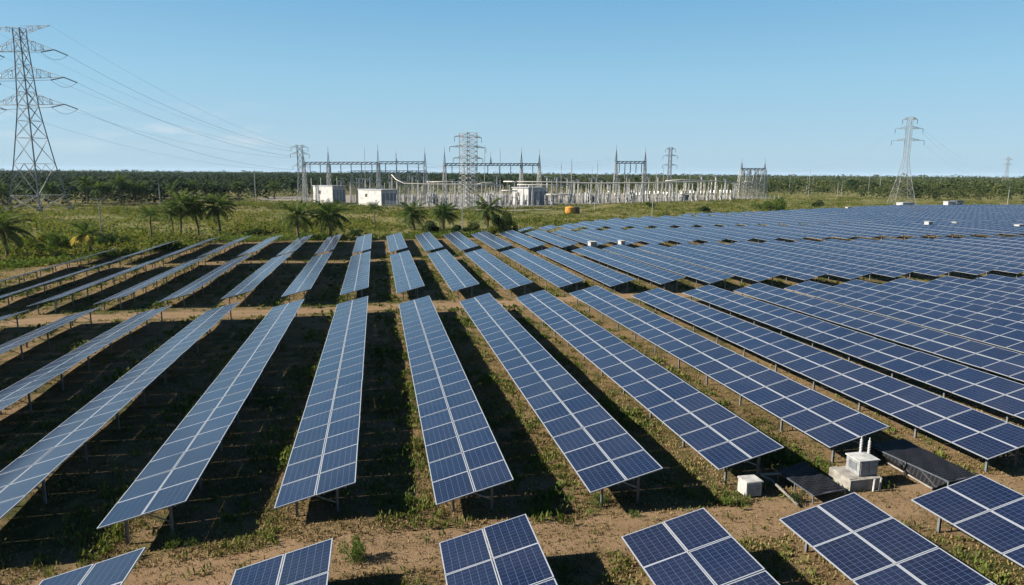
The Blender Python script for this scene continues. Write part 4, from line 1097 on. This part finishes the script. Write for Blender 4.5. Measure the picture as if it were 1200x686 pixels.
# ------------------------------------------------------------------ palms
def frond_quads(base, az, el, L, droop, n=15, wl_=.55, width=.13):
    """quads of one pinnate frond"""
    Q = []; p = np.array(base, float); d = np.array([math.cos(az) * math.cos(el), math.sin(az) * math.cos(el), math.sin(el)])
    side = np.array([-math.sin(az), math.cos(az), 0]); seg = L / n; e = el
    for i in range(n):
        f = i / (n - 1); e = el - droop * f ** 1.25
        d = np.array([math.cos(az) * math.cos(e), math.sin(az) * math.cos(e), math.sin(e)]); q = p + d * seg
        w = .045 * (1 - f) + .012; Q.append([p - side * w, q - side * w, q + side * w, p + side * w])
        if i > 1:
            ll = wl_ * math.sin(math.pi * (0.12 + .86 * f)) ** .6
            for s in (-1, 1):
                for k in (0, .5):
                    b0 = p + d * seg * k; t_ = side * s * ll * .85 + d * ll * .5 - np.array([0, 0, ll * (.35 + random.uniform(0, .4))])
                    Q.append([b0, b0 + t_ * .5 + d * width * .9, b0 + t_, b0 + t_ * .5 - d * width * .3])
        p = q
    return Q
def palm_crown(nf, L, seed, el0=1.25, el1=-.5, n=13):
    random.seed(seed); Q = []
    for i in range(nf):
        f = i / nf; az = i * 2.39996 + random.uniform(-.3, .3); el = el0 + (el1 - el0) * f + random.uniform(-.12, .12)
        Q += frond_quads((0, 0, 0), az, el, L * random.uniform(.85, 1.1), random.uniform(.9, 1.5), n, L * .2, L * .035)
    return np.array(Q)
crown_meshes = [quads_mesh('crown', palm_crown(25 + 4 * s, 4.0, s, 1.35, -.5), [M['palm']]) for s in (1, 2, 3)]
crown_young = quads_mesh('crown', palm_crown(18, 3.4, 5, 1.4, .1), [M['palm']])
def trunk_mesh(h, lean, r=.17):
    m_ = MB(); m_.tube([(lean * f ** 1.6, .15 * math.sin(3 * f), h * f - (.3 if f == 0 else 0)) for f in np.linspace(0, 1, 8)], [r * (1.5 - .7 * f) if f > .02 else r * 1.9 for f in np.linspace(0, 1, 8)], 8)
    return m_.mesh('trunk', [M['trunk']], True)
def palm(px, pb, pt, label, variant=0, lean=.4, young=False, yellow=False, group='coconut palms beyond the solar field', scale=1.0, Y=None):
    p = at(px, pb) if Y is None else V(px, pb, Y)
    x, y = p[0], p[1]; zg = gz(x, y); ht = zat(px, pt, y) - zg
    t = thing('coconut_palm', label, 'palm', (x, y, zg), (0, 0, random.uniform(0, 6.28)), group)
    L = (3.6 if young else 5.0) * scale * random.uniform(.85, 1.12); lean *= random.uniform(.6, 3.0)
    th = max(.6, ht - L * .55)
    obj('trunk', trunk_mesh(th, lean, .15 if young else .19), t)
    me_ = crown_young if young else crown_meshes[variant % 3]
    s = L / (3.4 if young else 4.0)
    o = obj('crown', me_, t, (lean, .15 * math.sin(3), th), (0, 0, random.uniform(0, 6))); o.scale = (s, s, s)
    if not young and Y is None:
        Q = []
        for q in range(5): Q += frond_quads((0, 0, -.1), random.uniform(0, 6.28), -.5, L * .62, .9, 9, L * .13, L * .04)
        obj('dry_fronds', quads_mesh('dry_fronds', np.array(Q), [M['palm_dry']]), t, (lean, .1, th))
    if yellow:
        Q = []
        for az in (2.5, 3.0, 3.5, 4.0, 4.5, 5.2): Q += frond_quads((0, 0, 0), az, .25, 3.8, 1.7, 14, .9, .34)
        obj('dry_fronds', quads_mesh('dry_fronds', np.array(Q), [M['palm_yellow']]), t, (lean, .1, th), (0, 0, -t.rotation_euler.z))
    return t
palm(212, 277, 226, 'leftmost palm of the three close together on the left', 0, .3)
palm(233, 276, 229, 'middle palm of the three close together on the left', 1, -.3)
palm(259, 276, 228, 'rightmost palm of the three close together on the left', 2, .4)
palm(178, 285, 243, 'slender young palm left of the three close palms', 0, .2, True)
palm(107, 299, 262, 'short palm with yellow drooping fronds beside the lamp post', 1, .2, True, True)
palm(9, 303, 246, 'dark palm at the left edge of the photo', 2, .2)
palm(350, 281, 238, 'palm with pale raised fronds before the first white building', 1, .3)
palm(387, 281, 236, 'broad dark palm before the white control buildings', 2, -.3, scale=1.1)
palm(440, 268, 238, 'small palm below the second white control building', 0, .2, True)
palm(486, 270, 237, 'palm growing left of the bushy dark palm by the post', 1, .3)
palm(519, 272, 238, 'bushy dark palm just left of the pale post', 2, -.2)
palm(571, 271, 233, 'palm just right of the pale post, dark bush at its foot', 0, .3)
palm(203, 278, 243, 'small low palm tucked at the foot of the three close palms', 2, .1, True)
palm(521, 270, 242, 'slim young palm behind the bushy dark palm', 1, .6, True)
palm(913, 249, 232, 'young palm in the scrub below the small right gantry', 1, .2, True)
# plantation edge
k = 0
for px, pb, pt, Y_, lb in ((3, 247, 216, 318, 'oil palm at the plantation edge, left of the tall pylon'), (103, 241, 207, 345, 'large oil palm right of the tall pylon legs'), (120, 241, 213, 340, 'smaller oil palm beside the large one right of the pylon'),
                           (143, 240, 206, 345, 'oil palm with a tall pale trunk at the plantation edge'), (152, 239, 212, 352, 'oil palm just right of the tall pale trunk'), (166, 239, 213, 350, 'oil palm above the slender young palm'),
                           (205, 238, 212, 365, 'oil palm at the plantation edge behind the three close palms'), (226, 237, 211, 370, 'oil palm right behind the middle close palm'), (62, 243, 214, 330, 'oil palm seen between the legs of the tall pylon'),
                           (250, 236, 213, 385, 'oil palm behind the right close palm'), (280, 235, 212, 392, 'oil palm left of the tall post on the plantation road'), (322, 233, 213, 405, 'oil palm left of the slim substation pylon')):
    palm(px, pb, pt, lb, k, .1, group='oil palms along the plantation edge', scale=1.15, Y=Y_); k += 1

# ------------------------------------------------------------------ shrubs
def shrub_mesh(name, rx, rz_, n, seed, leaf=.10, mat='leaf'):
    r_ = np.random.default_rng(seed); nc = 7
    cen = r_.normal(size=(nc, 3)) * np.array([rx * .5, rx * .5, rz_ * .22]) + np.array([0, 0, rz_ * .5])
    which = r_.integers(0, nc, n); d = r_.normal(size=(n, 3)); d /= np.linalg.norm(d, axis=1)[:, None]
    C = cen[which] + d * (r_.uniform(.3, 1, n) ** .6)[:, None] * np.array([rx * .5, rx * .5, rz_ * .38]) * r_.uniform(.7, 1.2, nc)[which][:, None]
    C[:, 2] = np.abs(C[:, 2])
    q = leaf_quads(C, r_.uniform(.6, 1.3, n) * leaf)
    m_ = MB()
    base = len(q)
    st = []
    for i in range(nc):
        a = np.array([0, 0, -.1]); b = cen[i]; s = np.array([.02 + rx * .01, 0, 0]); st.append([a - s, a + s, b + s * .4, b - s * .4])
    return quads_mesh(name, np.concatenate([q, np.array(st)]), [M[mat], M['trunk']], [0] * base + [1] * nc)
def shrub(px, pb, rx, h, label, n=500, leaf=.10, mat='leaf', seed=1, h0=0):
    p = at(px, pb); o = obj('shrub', shrub_mesh('shrub', rx, h, n * 3, seed, leaf * .6, mat), None, (p[0], p[1], gz(p[0], p[1]) - .03))
    return tag(o, label, 'shrub')
shrub(417, 660, .48, .85, 'bright green shrub on the front dirt track between two cut-off tables', 900, .045, 'leaf', 11)
shrub(702, 592, .45, .45, 'low green weed clump under the near corner of a long table', 500, .045, 'leaf', 12)
shrub(741, 607, .22, .30, 'tiny weed clump left of the third cut-off table', 200, .035, 'leaf', 13)
shrub(868, 588, .5, .35, 'weeds round the foot of the small white cabinet', 400, .04, 'leaf', 14)
shrub(936, 588, .35, .5, 'dark weed clump at the front of the low black net table', 350, .04, 'bush_dark', 15)
shrub(816, 585, .45, .4, 'ragged weeds at the shadow corner beside a long table', 300, .04, 'leaf', 16)
shrub(477, 590, .35, .4, 'grassy weed clump left of a long table corner', 300, .04, 'leaf', 17)
shrub(205, 640, .45, .4, 'weeds beside the leftmost cut-off table', 350, .04, 'leaf', 18)
shrub(486, 468, .5, .7, 'tall weeds in the alley left of the middle table', 350, .05, 'leaf', 19)
shrub(590, 274, 2.6, 4.6, 'large dark bush right of the palm by the pale post', 1500, .32, 'bush_dark', 21)
shrub(541, 277, 2.8, 2.6, 'dark low bush at the foot of the bushy palm', 1000, .3, 'bush_dark', 22)
shrub(575, 276, 1.9, 2.4, 'yellow-green bush under the palm beside the pale post', 700, .26, 'scrub', 23)
shrub(905, 249, 4.5, 4.2, 'rounded bright bush at the panel edge below the small gantry', 1300, .4, 'leaf', 24)
shrub(893, 247, 3.0, 3.2, 'smaller bush left of the rounded bright bush', 800, .36, 'leaf', 25)
shrub(65, 296, 2.6, 3.4, 'big green bush at the left between two palms', 1400, .24, 'leaf', 26)
shrub(38, 292, 2.4, 3.0, 'green bush right of the leftmost palm', 1200, .24, 'scrub', 27)
shrub(130, 290, 2.4, 2.6, 'dark bush behind the lamp post', 900, .24, 'bush_dark', 28)
shrub(300, 277, 2.2, 1.8, 'dark bush at the far end of the left tables', 700, .24, 'bush_dark', 29)
shrub(505, 275, 2.2, 2.4, 'bush between the two right-hand palms and the post', 900, .26, 'bush_dark', 30)
shrub(418, 276, 1.8, 1.3, 'low dark bush behind the table with palms either side', 600, .22, 'bush_dark', 31)
shrub(825, 249, 2.6, 2.4, 'dark bush in the scrub right of the lone post', 600, .34, 'bush_dark', 32)
shrub(760, 244, 2.4, 2.0, 'dark bush in the scrub left of the lone post', 600, .34, 'bush_dark', 33)
shrub(957, 243, 2.6, 2.4, 'dark bush in the yellow scrub before the right woods', 600, .36, 'bush_dark', 34)
shrub(1008, 225, 10, 9.5, 'big dark round tree in the woods left of the right pylon', 2200, .9, 'bush_dark', 35)
shrub(1071, 232, 7, 8.0, 'dark tree just right of the right pylon', 1600, .8, 'bush_dark', 36)
shrub(924, 224, 8, 9.0, 'dark tree right of the small gantry', 1600, .9, 'bush_dark', 37)

# ------------------------------------------------------------------ grass, scrub, forest (uncountable)
def vnoise(x, y, s, seed):
    a = np.sin(x * s * 1.13 + seed) * np.cos(y * s * .93 + seed * 2.1) + .6 * np.sin(x * s * 2.3 + y * s * 1.7 + seed) + .4 * np.cos(x * s * 4.1 - y * s * 3.3 + seed * 3)
    return a / 2
def grass():
    n = 90000
    dist = 14 + 110 * rng.uniform(0, 1, n) ** 1.35
    ang = YAW + rng.uniform(-.75, .72, n)
    x, y = dist * np.sin(ang), dist * np.cos(ang)
    ph = ((x - X0) / PITCH) % 1.0
    lane = np.where((ph > .82) | (ph < .05), 1.35, np.where(ph > .62, .9, .10))
    keep = rng.uniform(0, 1, n) < lane * np.clip(.42 + .75 * vnoise(x, y, .55, 2.0) + .35 * vnoise(x, y, 1.9, 5), .04, 1)
    trk = (np.abs(y - 22.8) < 1.3) | (np.abs(y - 72) < 1.5)
    keep &= ~(trk & (rng.uniform(0, 1, n) < .93))
    x, y, dist = x[keep], y[keep], dist[keep]
    nb = 7; X_ = np.repeat(x, nb) + rng.normal(0, .09, len(x) * nb); Y_ = np.repeat(y, nb) + rng.normal(0, .09, len(x) * nb)
    hh = np.repeat(rng.uniform(.08, .38, len(x)) * np.clip(.9 + .5 * vnoise(x, y, .4, 9), .5, 1.6), nb) * rng.uniform(.6, 1.2, len(x) * nb)
    P = np.stack([X_, Y_, gv(X_, Y_) + bumps(X_, Y_) - .01], 1)
    Q = blades(P, hh, .75, np.repeat(np.clip(dist / 320, .06, .3), nb))
    n = 260000                                        # short straw and stubble
    dist = 15 + 42 * rng.uniform(0, 1, n) ** 1.2; ang = YAW + rng.uniform(-.74, .72, n); x, y = dist * np.sin(ang), dist * np.cos(ang)
    keep = rng.uniform(0, 1, n) < np.clip(.55 + .6 * vnoise(x, y, .8, 11) + .5 * vnoise(x, y, 2.7, 4), .08, 1) * np.where((np.abs(y - 22.8) < 1.3), .22, 1) * np.where((((x - X0) / PITCH) % 1.0 > .15) & (((x - X0) / PITCH) % 1.0 < .66) & (y > 26) & (y < 69), .35, 1)
    x, y = x[keep], y[keep]; x = np.repeat(x, 2) + rng.normal(0, .05, 2 * len(x)); y = np.repeat(y, 2) + rng.normal(0, .05, len(x))
    P = np.stack([x, y, gv(x, y) + bumps(x, y) - .01], 1)
    Q2 = blades(P, rng.uniform(.04, .17, len(x)), .95, .12)
    me_ = quads_mesh('grass', np.concatenate([Q, Q2]), [M['grass'], M['straw']], np.concatenate([np.zeros(len(Q)), np.ones(len(Q2))]))
    tag(obj('grass', me_), 'patchy dry and green grass between the rows of solar tables', 'grass', kind='stuff')
grass()
front_x = [-600, -400, -180, -98, -60, -20, 30, 200, 240, 262, 300, 345, 500, 900]
front_y = [255, 268, 312, 352, 408, 490, 500, 500, 480, 420, 372, 305, 290, 280]
def front(x): return np.interp(x, front_x, front_y)
def scrub():
    n = 40000
    y = 106 + rng.uniform(0, 1, n) ** 1.1 * 320; x = y * np.tan(YAW + rng.uniform(-.72, .70, n))
    b_ = np.interp(x, bound_x, bound_y)
    lim = np.where(x < -36, 142 - (np.maximum(0, -36 - x)) * 1.7, b_ + 1.5); lim = np.maximum(lim, 112)
    keep = (y > lim) & (y < front(x) + 4)
    yard = (y > np.interp(x, [-70, -40, -22, 2, 30, 44, 62, 120, 200, 240], [372, 366, 345, 313, 279, 269, 281, 313, 353, 367])) & (x > -72) & (x < 242)
    rd = np.abs(y - np.interp(x, [-330, -180, -134, -98, -66, -42], [262, 312, 342, 366, 388, 398])) < 5.5
    keep &= ~yard & ~(rd & (x < -40))
    keep &= rng.uniform(0, 1, n) < np.clip(.55 + .8 * vnoise(x, y, .07, 3), .10, 1)
    x, y = x[keep], y[keep]; m = len(x)
    sz = (.35 + 1.5 * rng.uniform(0, 1, m) ** 2.2) * np.clip(1.0 + .6 * vnoise(x, y, .045, 7), .5, 1.8) * np.where(x < 0, 1.15, .85)
    nl = 22; R_ = np.repeat(sz, nl); N = m * nl
    d = rng.normal(size=(N, 3)); d /= np.linalg.norm(d, axis=1)[:, None]
    C = np.stack([np.repeat(x, nl), np.repeat(y, nl), np.zeros(N)], 1); C[:, 2] = gv(C[:, 0], C[:, 1])
    C += d * (R_ * rng.uniform(.5, 1.1, N))[:, None] * np.array([1.5, 1.5, .8]); C[:, 2] = np.maximum(C[:, 2], gv(C[:, 0], C[:, 1]) + .05) + R_ * .25
    xb = rng.uniform(-58, 34, 1500); yb = np.where(xb < -36, 140 - (-36 - xb) * 1.5, np.interp(xb, bound_x, bound_y)) + 2.5 + rng.exponential(3.5, 1500)
    kb = rng.uniform(0, 1, 1500) < np.clip(.45 + .9 * vnoise(xb, yb, .16, 8), .05, 1); xb, yb = xb[kb], yb[kb]; sb = rng.uniform(.3, 1.0, len(xb)); nb = 40; Nb = len(xb) * nb
    db = rng.normal(size=(Nb, 3)); db /= np.linalg.norm(db, axis=1)[:, None]; Rb = np.repeat(sb, nb)
    Cb = np.stack([np.repeat(xb, nb), np.repeat(yb, nb), gv(np.repeat(xb, nb), np.repeat(yb, nb)) + Rb * .5], 1) + db * (Rb * rng.uniform(.5, 1.1, Nb))[:, None] * np.array([1.3, 1.3, .8])
    Qd = leaf_quads(Cb, Rb * rng.uniform(.12, .26, Nb), .5)
    Qs = leaf_quads(C, np.minimum(R_ * rng.uniform(.16, .36, N), .34), .5)
    # low weeds in the alleys of the far blocks
    xw = rng.uniform(-75, 75, 16000); yw = rng.uniform(68, 152, 16000)
    kw = (rng.uniform(0, 1, 16000) < np.clip(.40 + .8 * vnoise(xw, yw, .22, 12), .03, 1)) & ~((np.abs(yw - 72.2) < 1.5) & (rng.uniform(0, 1, 16000) < .85))
    xw, yw = xw[kw], yw[kw]; Nw = len(xw) * 11; Rw = np.repeat(rng.uniform(.12, .36, len(xw)), 11)
    dw = rng.normal(size=(Nw, 3)); dw /= np.linalg.norm(dw, axis=1)[:, None]
    Cw = np.stack([np.repeat(xw, 11), np.repeat(yw, 11), gv(np.repeat(xw, 11), np.repeat(yw, 11)) + Rw * .35], 1) + dw * (Rw * rng.uniform(.6, 2.0, Nw))[:, None] * np.array([1.4, 1.4, .35])
    Qs = np.concatenate([Qs, leaf_quads(Cw, rng.uniform(.05, .13, Nw), .5, .5)])
    me_ = quads_mesh('scrub', np.concatenate([Qs, Qd]), [M['scrub'], M['leaf']], np.concatenate([np.zeros(len(Qs)), np.ones(len(Qd))]))
    tag(obj('undergrowth', me_), 'yellow-green scrub covering the open land beyond the solar field', 'undergrowth', kind='stuff')
scrub()
def palm_template(nf=13):
    Q = []
    for i in range(nf):
        az = i * 2.39996; el = 1.15 - 1.1 * i / nf; p = np.array([0., 0, 0]); sd_ = np.array([-math.sin(az), math.cos(az), 0])
        w = [.10, .26, .24, .02]
        for k in range(3):
            e = el - .62 * k; q = p + .37 * np.array([math.cos(az) * math.cos(e), math.sin(az) * math.cos(e), math.sin(e)])
            Q.append([p - sd_ * w[k] * .5, q - sd_ * w[k + 1] * .5, q + sd_ * w[k + 1] * .5, p + sd_ * w[k] * .5]); p = q
    return np.array(Q)
def sprinkle(d0, d1, n):
    dd = np.sqrt(rng.uniform(d0 ** 2, d1 ** 2, n)); a = YAW + rng.uniform(-.74, .74, n); x, y = dd * np.sin(a), dd * np.cos(a)
    k = y > front(x) + 3
    return x[k], y[k]
def forest():
    T = palm_template(); Qp, Qw = [], []
    def palms(d0, d1, n, rad, hlo, hhi):
        x, y = sprinkle(d0, d1, n); k = x < 170 + rng.normal(0, 25, len(x)); k &= rng.uniform(0, 1, len(x)) < np.clip(.75 + .6 * vnoise(x, y, .035, 2), .25, 1)
        x, y = x[k], y[k]; m = len(x); rr = rad * rng.uniform(.65, 1.25, m); h = rng.uniform(hlo, hhi, m); th = rng.uniform(0, 6.28, m)
        c, s_ = np.cos(th), np.sin(th); Q = np.broadcast_to(T, (m, *T.shape)).copy()
        X_ = Q[..., 0] * c[:, None, None] - Q[..., 1] * s_[:, None, None]; Y_ = Q[..., 0] * s_[:, None, None] + Q[..., 1] * c[:, None, None]
        Q[..., 0], Q[..., 1] = X_, Y_; Q *= rr[:, None, None, None] * rng.uniform(.85, 1.15, Q.shape[:2])[..., None, None]
        Q += np.stack([x, y, gv(x, y) + h], 1)[:, None, None, :]
        Qp.append(Q.reshape(-1, 4, 3))
        # dark lower storey of dead fronds, seedlings and stems
        if d0 < 500:
            N = m * 10; C = np.stack([np.repeat(x, 10) + rng.normal(0, 2, N), np.repeat(y, 10) + rng.normal(0, 2, N), np.repeat(gv(x, y), 10) + np.repeat(h, 10) * rng.uniform(.05, .7, N)], 1)
            Qp.append(leaf_quads(C, rng.uniform(.5, 1.2, N), .4))
    palms(270, 480, 3000, 4.6, 4.2, 8.2); palms(480, 900, 5200, 5.0, 5.0, 9.4); palms(900, 1700, 9500, 6.5, 6, 10)
    def trees(d0, d1, n, rad, hlo, hhi, nc, nl):
        x, y = sprinkle(d0, d1, n); k = x > 170 + rng.normal(0, 25, len(x)); k &= rng.uniform(0, 1, len(x)) < np.clip(.7 + .7 * vnoise(x, y, .03, 6), .2, 1)
        x, y = x[k], y[k]; m = len(x); rr = rad * rng.uniform(.5, 1.35, m) ** 1.0; h = rng.uniform(hlo, hhi, m) * rr / rad
        M_ = m * nc; cx = np.repeat(x, nc) + rng.normal(0, .5, M_) * np.repeat(rr, nc); cy = np.repeat(y, nc) + rng.normal(0, .5, M_) * np.repeat(rr, nc)
        cz = np.repeat(gv(x, y), nc) + np.repeat(h, nc) * rng.uniform(.45, 1.0, M_); cs = np.repeat(rr, nc) * rng.uniform(.3, .6, M_)
        N = M_ * nl; d = rng.normal(size=(N, 3)); d /= np.linalg.norm(d, axis=1)[:, None]; R_ = np.repeat(cs, nl)
        C = np.stack([np.repeat(cx, nl), np.repeat(cy, nl), np.repeat(cz, nl)], 1) + d * (R_ * rng.uniform(.6, 1.05, N))[:, None] * np.array([1, 1, .75])
        Qw.append(leaf_quads(C, R_ * rng.uniform(.16, .36, N), .55))
        if d0 < 500:
            N = m * 8; C = np.stack([np.repeat(x, 8) + rng.normal(0, 2.2, N), np.repeat(y, 8) + rng.normal(0, 2.2, N), np.repeat(gv(x, y), 8) + np.repeat(h, 8) * rng.uniform(.02, .5, N)], 1)
            Qw.append(leaf_quads(C, rng.uniform(.5, 1.2, N), .5))
    trees(270, 480, 1900, 3.8, 4.6, 8.2, 9, 22); trees(480, 900, 3200, 5.0, 5.0, 8.6, 7, 14); trees(900, 1700, 7000, 7, 6, 9, 4, 9)
    # treetops of the far distance, both kinds, some standing clear of the rest
    x, y = sprinkle(1700, 3600, 9000); m = len(x); N = m * 9; rr = np.repeat(rng.uniform(5, 12, m), 9); d = rng.normal(size=(N, 3)); d /= np.linalg.norm(d, axis=1)[:, None]
    h = rng.uniform(4, 9, m) + 9 * rng.uniform(0, 1, m) ** 9
    C = np.stack([np.repeat(x, 9), np.repeat(y, 9), np.repeat(gv(x, y) + h, 9)], 1) + d * rr[:, None] * np.array([.9, .9, .28])
    Qw.append(leaf_quads(C, rr * rng.uniform(.2, .38, N), .5))
    tag(obj('palm_forest', quads_mesh('palm_forest', np.concatenate(Qp), [M['oilpalm']])), 'dark green palm plantation reaching to the horizon', 'forest', kind='stuff')
    tag(obj('woods', quads_mesh('woods', np.concatenate(Qw), [M['wood']])), 'green broadleaf woods on the right reaching to the horizon', 'woods', kind='stuff')
    mb = MB(); rings = [1500, 2200, 3000, 3600, 4400, 5500, 7000, 9000, 12000]; na = 240; P = []
    for j, rr in enumerate(rings):
        for i in range(na + 1):
            a = YAW - .85 + 1.7 * i / na; r2 = rr * (1 + .03 * math.sin(i * 1.7 + j)); P.append((r2 * math.sin(a), r2 * math.cos(a), (1.5 if j < 3 else 6.0) + 1.4 * math.sin(i * .9 + j * 2) + 1.2 * math.sin(i * 2.3 - j) + random.uniform(-1.5, 1.8)))
    mb.add(P, [(j * (na + 1) + i, j * (na + 1) + i + 1, (j + 1) * (na + 1) + i + 1, (j + 1) * (na + 1) + i) for j in range(len(rings) - 1) for i in range(na)])
    tag(mb.build('far_forest', M['canopy']), 'blue-green line of distant forest along the horizon', 'forest', kind='stuff')
forest()

# ------------------------------------------------------------------ thin tropical haze over the plain
def haze():
    m_ = MB(); m_.box((1500, 6500, 34), (26000, 20000, 78))
    m = bpy.data.materials.new('haze'); m.use_nodes = True; n = m.node_tree.nodes; l = m.node_tree.links
    n.remove(n['Principled BSDF']); v = n.new('ShaderNodeVolumePrincipled')
    v.inputs['Color'].default_value = (0.62, 0.80, 1.0, 1); v.inputs['Density'].default_value = 0.00003; v.inputs['Anisotropy'].default_value = 0.0
    l.new(v.outputs['Volume'], n['Material Output'].inputs['Volume'])
    tag(m_.build('haze', m), kind='stuff', label='thin pale haze over the plain')
haze()
